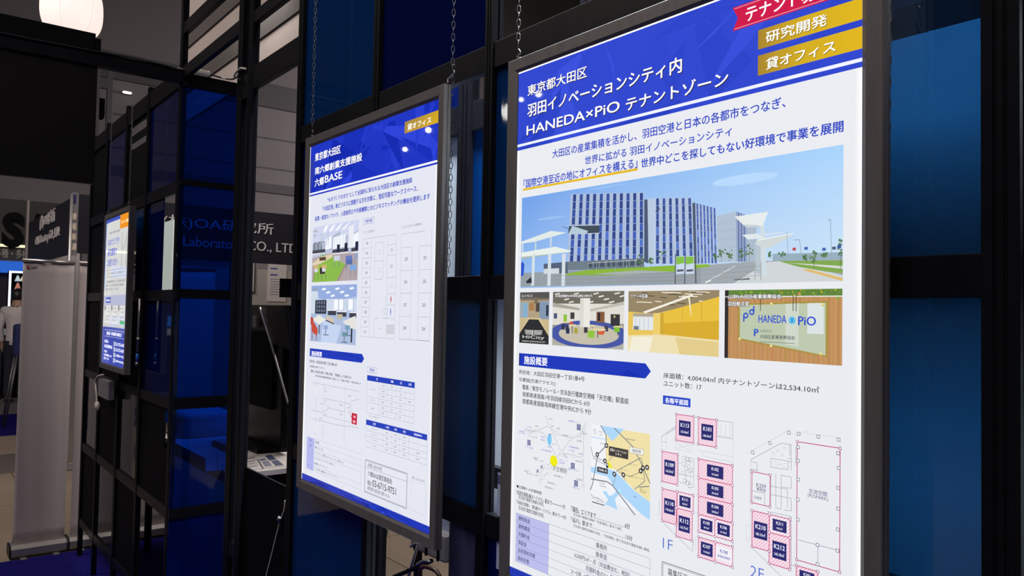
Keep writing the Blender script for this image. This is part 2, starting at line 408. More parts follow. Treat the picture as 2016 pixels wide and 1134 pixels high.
def photo_main(q):
    z2 = zoom(m3, 1000, 260, 3.545); z3 = lambda x, y: z2(x+1347.1, y)
    q.conv = z2
    TL, TR, BL, BR = m3(1028.2, 389.2), m3(1661, 285.4), m3(1024.5, 564.7), m3(1659.3, 557.6)
    x0 = (TL[0]+BL[0])/2; x1 = (TR[0]+BR[0])/2; y0 = (TL[1]+TR[1])/2; y1 = (BL[1]+BR[1])/2
    sky = [(112, 160, 232), (168, 210, 250), (206, 228, 246), (150, 190, 240)]
    q.poly([(x0, y0), (x1, y0), (x1, y1), (x0, y1)], sky, 1)
    def clip(P): return (min(x1, max(x0, P[0])), min(y1, max(y0, P[1])))
    def pz(pts, col, L=2, zz=z2): q.poly([clip(zz(*p)) for p in pts], col, L)
    # faint clouds
    for (cx, cy, rx, ry) in ((300, 600, 160, 14), (700, 380, 200, 12)): q.circ(clip(z2(cx, cy)), rx/4, (150, 190, 240), 1.5, ry/5)
    for (cx, cy, rx, ry) in ((300, 330, 170, 30),): q.circ(clip(z3(cx, cy)), rx/3, (182, 216, 250), 1.5, ry/4)
    yg = z2(100, 990)[1]; yh = z2(1418, 915)[1]
    # distance, trees, ground
    pz([(500, 850), (990, 838), (990, 905), (500, 915)], (150, 175, 190), 2, z3)
    pz([(90, 985), (700, 955), (1418, 925), (1418, 1060), (87, 1080)], (150, 158, 166), 3)
    pz([(0, 930), (400, 900), (990, 890), (990, 1055), (0, 1060)], (160, 168, 174), 3, z3)
    pz([(470, 905), (600, 900), (990, 1000), (990, 1055), (230, 1055)], (206, 212, 214), 3.2, z3)
    pz([(700, 960), (760, 958), (990, 1020), (990, 1040)], (222, 186, 110), 3.4, z3)
    pz([(540, 900), (990, 895), (990, 985), (880, 975), (680, 940)], (128, 168, 80), 3.5, z3)
    pz([(600, 912), (990, 935), (990, 955), (760, 930)], (212, 216, 214), 3.6, z3)
    # building: three striped blocks and a pale tower
    def block(tl, tr, br, bl, wall, n, sw, dark, zz, L, y_off=0, skip=None):
        pz([tl, tr, br, bl], wall, L, zz)
        for i in range(n):
            f = (i+.35)/n; f2 = f+sw/n
            a = [(tl[0]+(tr[0]-tl[0])*g, tl[1]+(tr[1]-tl[1])*g) for g in (f, f2)]
            b = [(bl[0]+(br[0]-bl[0])*g, bl[1]+(br[1]-bl[1])*g) for g in (f2, f)]
            for r in range(9):
                t0, t1 = r/9+.006, (r+1)/9
                m = lambda A, B, t: (A[0]+(B[0]-A[0])*t, A[1]+(B[1]-A[1])*t)
                k = (i*5+r*3) % 7
                e = (0, 0, 0) if k < 4 else (8, 12, 22) if r < 4 else (34, 44, 62) if k == 5 else (16, 22, 40)
                c = tuple(min(255, d+e[j]) for j, d in enumerate(dark))
                pz([m(a[0], b[1], t0), m(a[1], b[0], t0), m(a[1], b[0], t1), m(a[0], b[1], t1)], c, L+.4, zz)
        for r in range(1, 9):
            t = r/9; m = lambda A, B: (A[0]+(B[0]-A[0])*t, A[1]+(B[1]-A[1])*t)
            q.lz([m(tl, bl), m(tr, br)] if zz is z2 else [], .35, (140, 155, 185), L+.3) if zz is z2 else None
    block((440, 433), (952, 422), (952, 905), (416, 908), (172, 190, 218), 11, .46, (52, 72, 140), z2, 4)
    pz([(952, 470), (978, 472), (980, 918), (952, 905)], (78, 90, 116), 4.2)
    pz([(975, 470), (1028, 460), (1028, 916), (982, 918)], (184, 200, 222), 4.4)
    block((1020, 461), (1288, 458), (1302, 920), (1018, 918), (176, 194, 222), 6, .42, (58, 78, 140), z2, 4.4)
    pz([(1288, 495), (1312, 492), (1322, 918), (1300, 920)], (80, 92, 120), 4.5)
    block((1308, 492), (1452, 530), (1462, 916), (1318, 918), (170, 190, 224), 6, .45, (70, 92, 156), z2, 4.6)
    pz([(112, 585), (245, 553), (250, 905), (116, 908)], (176, 192, 210), 4.7, z3)
    pz([(245, 553), (318, 580), (322, 905), (250, 905)], (150, 166, 196), 4.7, z3)
    pz([(318, 660), (388, 655), (394, 905), (322, 905)], (170, 186, 204), 4.6, z3)
    for i in range(3): pz([(258+i*20, 560+i*7), (266+i*20, 563+i*7), (270+i*20, 905), (262+i*20, 905)], (92, 112, 166), 5, z3)
    for i in range(1, 6): q.line(clip(z3(113, 585+i*58)), clip(z3(248, 553+i*62)), .35, (150, 168, 190), 5)
    # loggia cut into the first block, plinth and entrance
    pz([(428, 655), (640, 650), (638, 705), (420, 712)], (66, 78, 88), 5.2)
    pz([(450, 655), (560, 690), (550, 708), (422, 712)], (178, 200, 214), 5.4)
    q.lz([(428, 654), (642, 649)], 1.1, (196, 208, 226), 5.6); q.lz([(418, 713), (642, 705)], 1.1, (196, 208, 226), 5.6)
    pz([(416, 905), (952, 880), (952, 950), (416, 965)], (112, 126, 138), 5.2)
    for i in range(9): pz([(560+i*42, 908-i*2), (590+i*42, 906-i*2), (590+i*42, 945-i*2), (560+i*42, 948-i*2)], (70, 86, 100), 5.4)
    q.lz([(560, 915), (905, 895)], .8, (216, 222, 226), 5.8)
    for x in (560, 620, 690, 750, 830, 895): q.lz([(x, 870 if x > 600 else 915), (x, 960)], .6, (206, 214, 220), 5.8)
    pz([(250, 920), (420, 905), (420, 985), (250, 990)], (84, 98, 124), 5); pz([(250, 955), (358, 950), (358, 988), (250, 990)], (208, 214, 220), 5.2)
    # grass bank and small trees
    pz([(400, 990), (560, 962), (900, 945), (1160, 930), (1400, 922), (1416, 938), (1150, 975), (800, 1000), (420, 1002)], (138, 182, 62), 6)
    pz([(600, 990), (900, 965), (1160, 975), (800, 998)], (170, 176, 178), 6.2)
    rt = random.Random(5)
    def tree(zz, x, y, r, h, L=6.6, c=(78, 112, 70)):
        q.line(zz(x, y), zz(x, y-h), .6, (96, 90, 76), L)
        for i in range(14):
            cx, cy = zz(x+rt.uniform(-r, r), y-h*rt.uniform(.35, 1.15)); k = rt.uniform(-18, 22)
            cx = min(x1-2, cx)
            q.circ((cx, cy), rt.uniform(.8, 2.0), tuple(v+k for v in c), L+.1+i*.01, n=8)
    tree(z2, 930, 950, 24, 80); tree(z2, 1080, 930, 26, 85); tree(z2, 1000, 935, 14, 50)
    for x, y, r, h in ((145, 905, 26, 75), (200, 903, 18, 70), (98, 905, 10, 50), (280, 900, 14, 78), (340, 898, 34, 105), (485, 885, 14, 40), (740, 905, 26, 50), (790, 945, 22, 110), (570, 880, 26, 40), (860, 880, 20, 30), (975, 960, 16, 200)):
        tree(z3, x, y, r, h, 6.6, (84, 118, 78))
    # left canopy, two tiers on round posts
    pz([(95, 765), (300, 690), (410, 702), (180, 768), (95, 778)], (222, 232, 230), 7)
    for a, b, w in ((104, 850, 12), (194, 830, 10), (300, 800, 12)): pz([(a-w/2, 770 if a < 250 else 712), (a+w/2, 768 if a < 250 else 710), (a+w/2, b), (a-w/2, b)], (198, 214, 222), 6.9)
    pz([(95, 842), (330, 800), (448, 830), (420, 838), (95, 872)], (230, 238, 234), 7.2)
    pz([(95, 872), (420, 838), (95, 886)], (170, 186, 178), 7.1)
    for a, w in ((180, 18), (293, 22), (392, 24)): pz([(a-w/2, 850), (a+w/2, 848), (a+w/2-6, 1072), (a-w/2-6, 1074)], (212, 222, 226), 7.4)
    pz([(93, 915), (106, 905), (116, 925), (110, 1000), (93, 1008)], (54, 84, 200), 7.5)
    pz([(130, 1040), (165, 1010), (168, 1052), (130, 1056)], (48, 50, 58), 7.6)
    # railings
    for y, x0_, x1_ in ((992, 320, 1240), (1020, 325, 1245), (1045, 330, 1245)): q.lz([(x0_, y+12), (x1_, y-12)], .5, (126, 136, 146), 7.8)
    for x in (328, 458, 548, 655, 780, 940, 1125): pz([(x-3, 990), (x+3, 990), (x+3, 1072 - (x-328)*.012), (x-3, 1072)], (150, 158, 164), 7.9)
    for y in (945, 975, 1010): q.line(z3(-10, y+20), z3(420, y-10), .6, (140, 150, 158), 7.8)
    for x in (148, 288, 378, 420): q.line(z3(x, 940 if x < 350 else 905), z3(x, 1052-(x-148)*.06), 1.3, (166, 166, 164), 7.9)
    # street lights
    for zz, x, yt, yb in ((z2, 750, 815, 1066), (z3, 905, 612, 900), (z3, 600, 692, 850), (z3, 690, 752, 850)):
        q.line(zz(x, yt), zz(x+(10 if zz is z3 else 0), yb), .9, (150, 164, 178), 7.6)
    q.line(z3(888, 610), z3(908, 614), 1.1, (130, 144, 160), 7.6); q.line(z3(652, 752), z3(692, 752), .8, (140, 150, 166), 7.6)
    q.lz([(1032, 552), (1062, 534)], 2.4, (86, 94, 120), 7.6); q.lz([(385, 660), (425, 675)], 1.2, (90, 104, 130), 7.6)
    for x, y, c in ((652, 817, (186, 74, 74)), (735, 812, (70, 104, 178)), (860, 818, (70, 104, 178)), (930, 810, (80, 96, 130)), (966, 800, (60, 90, 160))):
        a = z3(x, y); q.rect(a[0]-2.6, a[1]-2, a[0]+2.6, a[1]+2, c, 7.7)
    # right canopy
    pz([(415, 575), (438, 572), (462, 1000), (420, 1003)], (206, 218, 226), 7.2, z3)
    pz([(235, 590), (470, 557), (430, 662), (318, 668)], (228, 234, 234), 7.6, z3)
    pz([(318, 668), (430, 662), (400, 650), (290, 645)], (196, 206, 212), 7.7, z3)
    pz([(288, 718), (395, 708), (440, 740), (330, 750)], (222, 230, 232), 7.6, z3)
    pz([(375, 780), (395, 752), (645, 705), (615, 735), (462, 818)], (206, 216, 214), 7.6, z3)
    pz([(395, 752), (645, 705), (648, 709), (398, 758)], (240, 244, 244), 7.8, z3)
    pz([(440, 712), (570, 698), (580, 704), (445, 722)], (216, 224, 230), 7.5, z3)
    pz([(378, 790), (418, 790), (424, 1000), (384, 985)], (182, 196, 206), 7.1, z3)
    pz([(230, 1028), (340, 1018), (342, 1030), (236, 1034)], (96, 102, 108), 7.0, z3)
    # two information boards
    for xa in (1175, 1242):
        pz([(xa-6, 850), (xa, 850), (xa-4, 1060), (xa-10, 1060)], (70, 74, 84), 8.0)
        pz([(xa, 868), (xa+60, 864), (xa+58, 988), (xa-2, 992)], (200, 216, 236), 8.1)
        pz([(xa+2, 870), (xa+56, 868), (xa+56, 915), (xa+1, 925)], (132, 190, 76), 8.2)
        pz([(xa+6, 960), (xa+52, 957), (xa+52, 972), (xa+6, 976)], (92, 96, 112), 8.2)
    pz([(1304, 856), (1312, 856), (1318, 1056), (1308, 1056)], (92, 96, 104), 8.0)
    q.lz([(1380, 1052), (1418, 1035)], 1.4, (232, 236, 238), 6)
    q.line(z3(30, 1050), z3(240, 935), 1.0, (226, 230, 232), 6)
p3(photo_main, 'building_photograph', label='printed photograph of a striped office building')

def quadbox(f, TL, TR, BL, BR):
    a, b, c, d = f(*TL), f(*TR), f(*BL), f(*BR)
    return (a[0]+c[0])/2, (a[1]+b[1])/2, (b[0]+d[0])/2, (c[1]+d[1])/2

def art(q, box):
    """unit square art: u,v in 0..1 inside a printed picture, clipped to it"""
    x0, y0, x1, y1 = box
    def P(u, v): return (x0+(x1-x0)*min(1, max(0, u)), y0+(y1-y0)*min(1, max(0, v)))
    def poly(pts, col, L): q.poly([P(*p) for p in pts], col, L)
    def rc(a, b, c, d, col, L): poly([(a, b), (c, b), (c, d), (a, d)], col, L)
    def cap(txt, u, v, h, w=None):
        a = P(u, v); gl = glyphs(txt, .02, 2); hh = h; ww = w or hh*gl[2]*.9
        for dx, dy in ((-.5, 0), (.5, 0), (0, -.5), (0, .5), (.5, .5), (-.5, -.5)): q.glyph(txt, a[0]+dx, a[1]+hh+dy, a[0]+ww+dx, a[1]+dy, (50, 50, 56), .03, 9, 2)
        q.glyph(txt, a[0], a[1]+hh, a[0]+ww, a[1], (246, 246, 246), .012, 10, 2)
    return P, poly, rc, cap

def ph_entrance(q):
    P, poly, rc, cap = art(q, quadbox(m3, (1024.5, 575.5), (1082, 574.8), (1022, 674.8), (1080, 678.3)))
    rc(0, 0, 1, 1, (200, 184, 140), 1); rc(0, 0, 1, .16, (86, 84, 84), 2); rc(0, .12, 1, .5, (176, 160, 130), 2)
    rc(.02, .2, .3, .5, (150, 170, 186), 3); rc(.16, .22, .22, .5, (120, 176, 214), 3.1); rc(.32, .2, .5, .36, (170, 126, 84), 3); rc(.55, .2, .68, .38, (84, 74, 70), 3)
    rc(.68, .18, 1, .52, (132, 150, 176), 3); rc(.9, .25, .98, .46, (52, 60, 78), 3.2); rc(.5, .1, .62, .22, (120, 110, 90), 3.1)
    poly([(.3, .5), (.72, .5), (1, .86), (1, 1), (0, 1), (0, .8)], (214, 196, 150), 3.5)
    poly([(.33, .53), (.65, .53), (1, .84), (1, 1), (0, 1), (0, .82)], (46, 48, 50), 4)
    for k in range(4):
        poly([(.18, .74+k*.024), (.44, .74+k*.024), (.44, .752+k*.024), (.2+k*.02, .752+k*.024)], (226, 226, 222), 5)
        poly([(.5, .74+k*.024), (.8, .74+k*.024), (.78-k*.02, .752+k*.024), (.5, .752+k*.024)], (226, 226, 222), 5)
    rc(.445, .74, .475, .84, (226, 226, 222), 5)
    a = P(.12, .925); b = P(.86, .845); q.glyph('HICity', a[0], a[1], b[0], b[1], (230, 230, 226), 0, 6)
    a = P(.1, .975); b = P(.9, .945); q.glyph('HANEDA INNOVATION CITY', a[0], a[1], b[0], b[1], (220, 220, 216), .0, 6)
    cap('エントランス', .06, .045, 5.5)
def ph_park(q):
    P, poly, rc, cap = art(q, quadbox(m3, (1088.8, 574.3), (1229.3, 573), (1087, 679), (1227.4, 689.3)))
    rc(0, 0, 1, 1, (176, 174, 164), 1); rc(0, 0, 1, .3, (112, 108, 98), 2)
    for i in range(14): poly([(.03+i*.07, .04+(i % 4)*.05), (.1+i*.07, .02+(i % 4)*.05), (.11+i*.07, .04+(i % 4)*.05), (.04+i*.07, .06+(i % 4)*.05)], (236, 234, 222), 3)
    rc(0, .22, 1, .62, (222, 220, 212), 3.2); poly([(0, .2), (.4, .3), (.4, .34), (0, .28)], (170, 166, 156), 3.4); poly([(.55, .32), (1, .18), (1, .24), (.55, .36)], (190, 186, 176), 3.4)
    poly([(0, .62), (1, .56), (1, .78), (0, .72)], (152, 150, 144), 3.5)
    q.circ(P(.52, .82), 1, (68, 84, 160), 4, 1)
    c = P(.5, .78); w = (P(1, 0)[0]-P(0, 0)[0]); h = (P(0, 1)[1]-P(0, 0)[1])
    def ell(rx, ry, col, L):
        pts = []
        for i in range(40):
            a = 2*math.pi*i/40; x = .52+rx*math.cos(a); y = .77+ry*math.sin(a); pts.append(P(x, y))
        q.poly(pts, col, L)
    ell(.55, .25, (72, 88, 164), 4.2); ell(.42, .18, (196, 190, 172), 4.4)
    rc(.41, .12, .55, .64, (232, 230, 224), 5); rc(.41, .12, .46, .64, (216, 214, 208), 5.1)
    rc(.17, .42, .22, .55, (142, 190, 60), 5.2); rc(.27, .38, .33, .5, (70, 66, 66), 5.2); rc(.02, .4, .07, .5, (74, 84, 120), 5.2)
    rc(.64, .36, .75, .55, (132, 92, 66), 5.2); rc(.66, .38, .69, .52, (40, 40, 44), 5.3); rc(.83, .4, .95, .6, (58, 58, 62), 5.3); rc(.87, .42, .89, .46, (200, 190, 120), 5.4)
    for (x, y, cc) in ((.14, .6, (48, 56, 86)), (.2, .62, (48, 56, 86)), (.21, .67, (44, 52, 90)), (.33, .66, (170, 160, 60)), (.47, .64, (64, 60, 70)), (.75, .6, (70, 68, 90))): rc(x, y, x+.05, y+.1, cc, 6)
    for (x, y, ww) in ((.14, .55, .16), (.24, .6, .12), (.55, .66, .22), (.55, .6, .07), (.86, .6, .13)): poly([(x+.02, y), (x+ww-.01, y-.005), (x+ww, y+.025), (x, y+.03)], (230, 214, 168), 6.4); rc(x+ww/2-.005, y+.03, x+ww/2+.005, y+.16, (70, 66, 60), 6.2)
    poly([(.52, .7), (.62, .7), (.61, .83), (.53, .82)], (142, 196, 64), 6.6); poly([(.66, .71), (.76, .69), (.74, .76), (.67, .76)], (214, 92, 60), 6.6); poly([(.87, .62), (.95, .62), (.95, .7), (.88, .71)], (130, 190, 60), 6.5); rc(.26, .55, .31, .6, (206, 90, 66), 6.5)
    cap('交流空間[PiOPARK](約1,000㎡)', .04, .05, 6.2, 100)
def ph_zone(q):
    P, poly, rc, cap = art(q, quadbox(m3, (1238, 573), (1416.5, 571.4), (1235.7, 690.5), (1415, 702.9)))
    rc(0, 0, 1, 1, (232, 212, 146), 1); poly([(0, 0), (1, 0), (1, .12), (.3, .38), (0, .36)], (150, 134, 104), 2)
    r = random.Random(9)
    for i in range(26):
        u = r.uniform(0, .8); v = r.uniform(.02, .3)*(1-u*.6); l = r.uniform(.06, .2); poly([(u, v), (u+l, v+.01), (u+l, v+.024), (u, v+.014)], (238, 232, 214) if i % 2 else (90, 80, 62), 3+.02*i)
    poly([(.18, .34), (.72, .06), (.74, .085), (.2, .37)], (240, 236, 222), 4)
    poly([(0, .34), (.3, .37), (.3, .72), (0, .74)], (230, 196, 92), 3.2); rc(.06, .42, .3, .64, (226, 230, 234), 4); rc(.06, .37, .3, .44, (170, 164, 146), 4)
    for i in range(4): rc(.09+i*.05, .45, .095+i*.05, .64, (160, 176, 196), 4.2)
    rc(.07, .58, .13, .64, (110, 122, 134), 4.3)
    rc(.3, .36, .38, .7, (236, 206, 112), 4); rc(.38, .35, .42, .7, (206, 168, 54), 4)
    poly([(.42, .34), (1, .1), (1, .75), (.42, .7)], (230, 192, 66), 3.6); poly([(.42, .52), (1, .46), (1, .75), (.42, .7)], (214, 172, 50), 3.8)
    poly([(.62, .26), (.63, .255), (.63, .72), (.62, .72)], (214, 176, 70), 4); poly([(.82, .18), (.83, .175), (.83, .74), (.82, .74)], (212, 172, 60), 4)
    poly([(0, .74), (.3, .71), (1, .75), (1, 1), (0, 1)], (236, 222, 176), 4.2); poly([(.05, .76), (.3, .74), (.26, 1), (.02, 1)], (240, 236, 216), 4.4); poly([(.55, .74), (1, .78), (1, 1), (.6, 1)], (224, 204, 140), 4.4)
    poly([(.68, .08), (.7, .07), (.72, .4), (.715, .4)], (240, 232, 200), 4.6)
    cap('テナント区画', .03, .05, 6.4)
def ph_plate(q):
    bx = quadbox(m3, (1427.4, 570.7), (1658.6, 569), (1426.2, 704), (1657.9, 720.7)); P, poly, rc, cap = art(q, bx)
    rc(0, 0, 1, 1, (196, 148, 98), 1)
    for i in range(26): rc(i/26, .1, i/26+.016+(i % 3)*.006, 1, (192-(i*7) % 11, 143-(i*5) % 10, 94-(i*5) % 9), 1.3)
    r = random.Random(4)
    rc(0, 0, 1, .09, (96, 132, 60), 2)
    for i in range(70):
        u = r.uniform(.01, .99); v = r.uniform(.01, .09); q.circ(P(u, v), r.uniform(.8, 1.8), (r.randint(70, 190), r.randint(130, 190), r.randint(40, 80)), 2.4+.005*i, n=7)
    q.circ(P(.66, .06), 2, (220, 140, 90), 3, n=8); q.circ(P(.965, .11), 2.6, (120, 180, 50), 3, n=8)
    rc(0, .09, 1, .105, (226, 230, 226), 3.2); rc(0, .0, .035, 1, (52, 46, 46), 3.2)
    poly([(.13, .2), (.89, .16), (.89, .9), (.13, .72)], (168, 146, 66), 3.6)
    poly([(.145, .22), (.875, .185), (.875, .88), (.145, .7)], (188, 200, 174), 4)
    poly([(.55, .2), (.66, .19), (.66, .78), (.55, .76)], (206, 214, 202), 4.2); poly([(.73, .19), (.86, .185), (.86, .6), (.73, .6)], (218, 226, 226), 4.2)
    for u, v in ((.145, .23), (.43, .2), (.85, .21), (.145, .71), (.43, .79), (.84, .86)): q.circ(P(u, v), 2.4, (214, 196, 110), 5, n=12); q.circ(P(u-.004, v-.006), 1.1, (250, 246, 220), 5.2, n=10)
    for u in (.33, .61, .635): rc(u, .08, u+.006, .3, (70, 70, 66), 5)
    B = (56, 88, 200)
    # two round letters mark, name, circled cross
    a = P(.2, .37); b = P(.255, .32); q.ring((a[0], a[1]), 3.4, 2.6, B, 6); q.rect(a[0]-4.6, a[1], a[0]-2.2, a[1]+9, B, 6); q.ring((b[0], b[1]), 3.4, 2.6, B, 6); q.rect(b[0]+2.2, b[1]-9, b[0]+4.6, b[1], B, 6); q.circ(P(.215, .3), 1.3, (120, 196, 230), 6)
    e = P(.315, .465); f = P(.56, .36); q.glyph('HANEDA', e[0], e[1], f[0], f[1], B, .02, 6)
    c = P(.606, .425); q.circ(c, 5.4, (96, 196, 236), 6); q.glyph('X', c[0]-2.6, c[1]+3, c[0]+2.6, c[1]-3, (60, 100, 190), .02, 7)
    e = P(.655, .49); f = P(.8, .37); q.glyph('PiO', e[0], e[1], f[0], f[1], B, .03, 6)
    e = P(.275, .66); f = P(.318, .56); q.glyph('P', e[0], e[1], f[0], f[1], B, .05, 6); q.circ(P(.285, .555), 1.2, (120, 200, 160), 6.2)
    e = P(.33, .675); f = P(.63, .61); q.glyph('大田区産業振興協会', e[0], e[1]+1.6, f[0], f[1]+2.6, (58, 62, 84), .008, 6)
    e = P(.33, .6); f = P(.44, .575); q.glyph('公益財団法人', e[0], e[1], f[0], f[1]-1, (90, 96, 104), 0, 6)
    rc(.33, .735, .63, .742, (110, 116, 120), 6)
    cap('(公財)大田区産業振興協会', .03, .065, 7.4, 90); cap('羽田拠点室', .03, .165, 7.2, 37)
for fn in (ph_entrance, ph_park, ph_zone, ph_plate):
    nm = {'ph_entrance': 'entrance_photograph', 'ph_park': 'lounge_photograph', 'ph_zone': 'empty_unit_photograph', 'ph_plate': 'name_plate_photograph'}[fn.__name__]
    p3(fn, nm)

def arrowbar(q, f, tl, bl, tr, tip, br, text, lb, rt, seed):
    a, b, c, d, e = f(*tl), f(*bl), f(*tr), f(*tip), f(*br)
    x0 = (a[0]+b[0])/2; y0 = (a[1]+c[1])/2; y1 = (b[1]+e[1])/2; xr = (c[0]+e[0])/2
    facets(q, x0, y0, xr, y1, (34, 58, 186), 8, seed, 1, 10)
    q.poly([(xr, y0), (d[0], (y0+y1)/2), (xr, y1)], (34, 58, 186), 1.2)
    q.poly([(x0, y0), (x0+3, y0), (x0+3, y1), (x0, y1)], (30, 40, 96), 2.2)
    g = f(*lb); h = f(*rt); q.glyph(text, g[0], g[1], h[0], h[1], (240, 240, 246), .02, 4)
def info3(q):
    z4 = zoom(m3, 1000, 560, 4.2); z5 = zoom(m3, 1280, 560, 4.2)
    arrowbar(q, z4, (92, 565), (92, 667), (1137, 655), (1182, 720), (1137, 782), '施設概要', (133, 657), (328, 606), 2)
    q.conv = z4
    for t, a, b in (('所在地：大田区羽田空港一丁目1番4号', (92, 740), (635, 762)), ('位置図[交通アクセス]：', (92, 803), (400, 805)),
                    ('電車／東京モノレール・京浜急行電鉄空港線「天空橋」駅直結', (120, 868), (998, 942)), ('首都高速道路1号羽田線羽田ICから 6分', (120, 925), (680, 966)),
                    ('首都高速道路湾岸線空港中央ICから 9分', (120, 985), (690, 1030))):
        q.tz(t, a, b, TXT, .014, 3)
    q.conv = z5
    q.tz('床面積：4,004.04㎡ 内テナントゾーンは2,534.10㎡', (110, 775), (1398, 845), TXT, .010, 3)
    q.tz('ユニット数：17', (110, 840), (425, 825), TXT, .010, 3)
    bx = quadbox(z5, (106, 917), (334, 943), (106, 987), (334, 1018)); q.rect(*bx, (48, 76, 198), 2)
    q.tz('各階平面図', (124, 978), (314, 957), (240, 242, 250), .02, 4)
p3(info3, 'facility_details')

def routes3(q):
    z6 = zoom(m3, 990, 800, 3.397); q.conv = z6; G = (150, 152, 160)
    for pts in ([(285, 62), (310, 130), (360, 182), (458, 212), (513, 195), (540, 148), (558, 105)], [(310, 130), (222, 163), (143, 150)], [(222, 173), (143, 160)], [(222, 163), (275, 180), (355, 330)],
                [(310, 130), (345, 200), (390, 308), (470, 328), (535, 345)], [(458, 212), (390, 308), (340, 365), (288, 400), (243, 452)], [(340, 375), (308, 435), (268, 475), (250, 500)],
                [(540, 148), (538, 527)], [(222, 163), (175, 180)], [(520, 205), (540, 150)]):
        q.lz(pts, .7, G, 1)
    q.circ(z6(340, 365), 10.5, (228, 226, 40), 1.5); q.circ(z6(340, 365), 8.5, (240, 236, 20), 1.7)
    q.circ(z6(312, 222), 6.2, (130, 200, 244), 1.5, 11)
    for x, y, n in ((310, 130, ''), (222, 163, '36'), (175, 182, '37'), (360, 182, '13'), (458, 212, '18'), (513, 195, '22'), (540, 148, '24'), (390, 308, ''), (470, 328, '19'), (535, 345, ''), (288, 400, '1'), (308, 435, '1'), (243, 452, '4'), (268, 475, '6'), (250, 500, '8'), (538, 527, '46')):
        c = z6(x, y); r = 4.6 if n else 3.2; q.circ(c, r, (240, 242, 246), 2); q.ring(c, r, .5, G, 2.4)
        if n: q.tc(n, c, 3.6, (110, 112, 120), 0, 3)
    for x, y in ((175, 243), (508, 140), (468, 398), (490, 515)):
        c = z6(x, y)
        for k in range(4): q.rect(c[0]-4.4, c[1]-5+k*2.7, c[0]+4.4, c[1]-3.2+k*2.7, (56, 62, 130), 3)
        q.rect(c[0]-4.8, c[1]-6, c[0]-3.6, c[1]+6, (56, 62, 130), 3); q.rect(c[0]+3.6, c[1]-6, c[0]+4.8, c[1]+6, (56, 62, 130), 3)
    for x, y in ((260, 405), (232, 432)):
        c = z6(x, y); q.line((c[0]-3, c[1]+4), (c[0]+3, c[1]-4), 1.4, (52, 62, 120), 3); q.line((c[0]-4, c[1]-2), (c[0]+4, c[1]+2.4), 1.3, (52, 62, 120), 3)
    B = (88, 92, 196); K = (92, 92, 104)
    for t, x, y, h, c in (('JR山手線', 320, 85, 3.2, B), ('東京国際フォーラム', 478, 103, 3.6, B), ('JR京浜東北線', 178, 138, 3.0, B), ('横浜駅', 228, 132, 3.2, K), ('品川駅', 372, 148, 3.4, K), ('大崎駅', 332, 132, 2.8, K), ('東京駅', 548, 182, 3.4, K),
                          ('浜松町駅', 418, 195, 3.4, K), ('有楽町駅', 512, 232, 3.4, K), ('みなとみらい線', 128, 180, 3, B), ('横浜高速鉄道', 128, 168, 3, B), ('みなとみらい駅', 208, 205, 2.8, K), ('パシフィコ横浜', 175, 275, 3.6, B),
                          ('京浜急行', 268, 205, 3.2, B), ('電鉄本線', 268, 225, 3.2, B), ('蒲田駅', 318, 188, 3, K), ('京急蒲田', 312, 270, 3, B), ('エリア', 342, 255, 3.6, (92, 110, 200)), ('京浜急行電鉄空港線', 290, 295, 3.4, B), ('東京臨海高速鉄道', 476, 275, 3.4, B),
                          ('りんかい線', 458, 295, 3.4, B), ('天王洲', 412, 325, 2.8, K), ('アイル駅', 418, 338, 2.8, K), ('新木場駅', 520, 318, 3, K), ('国際展示場駅', 508, 368, 3, K), ('東京ビッグサイト', 475, 425, 3.8, B), ('東京モノレール', 404, 362, 3.2, B), ('羽田空港線', 394, 378, 3.2, B),
                          ('羽田空港', 218, 345, 3.4, K), ('第3ターミナル駅', 242, 362, 3.4, K), ('羽田空港', 158, 432, 3.4, K), ('第1・第2ターミナル駅', 195, 455, 3.4, K), ('羽田空港第3ビル', 372, 468, 3.6, K), ('羽田空港第1ビル', 328, 515, 3.6, K), ('羽田空港第2ビル', 310, 545, 3.6, K),
                          ('海浜幕張駅', 512, 490, 3.2, K), ('幕張メッセ', 492, 545, 3.6, B)):
        q.tc(t, z6(x, y), h, c, 0, 4, .9)
    q.tz('天空橋駅', (333, 428), (430, 418), (84, 84, 96), .0, 4)
p3(routes3, 'rail_map')

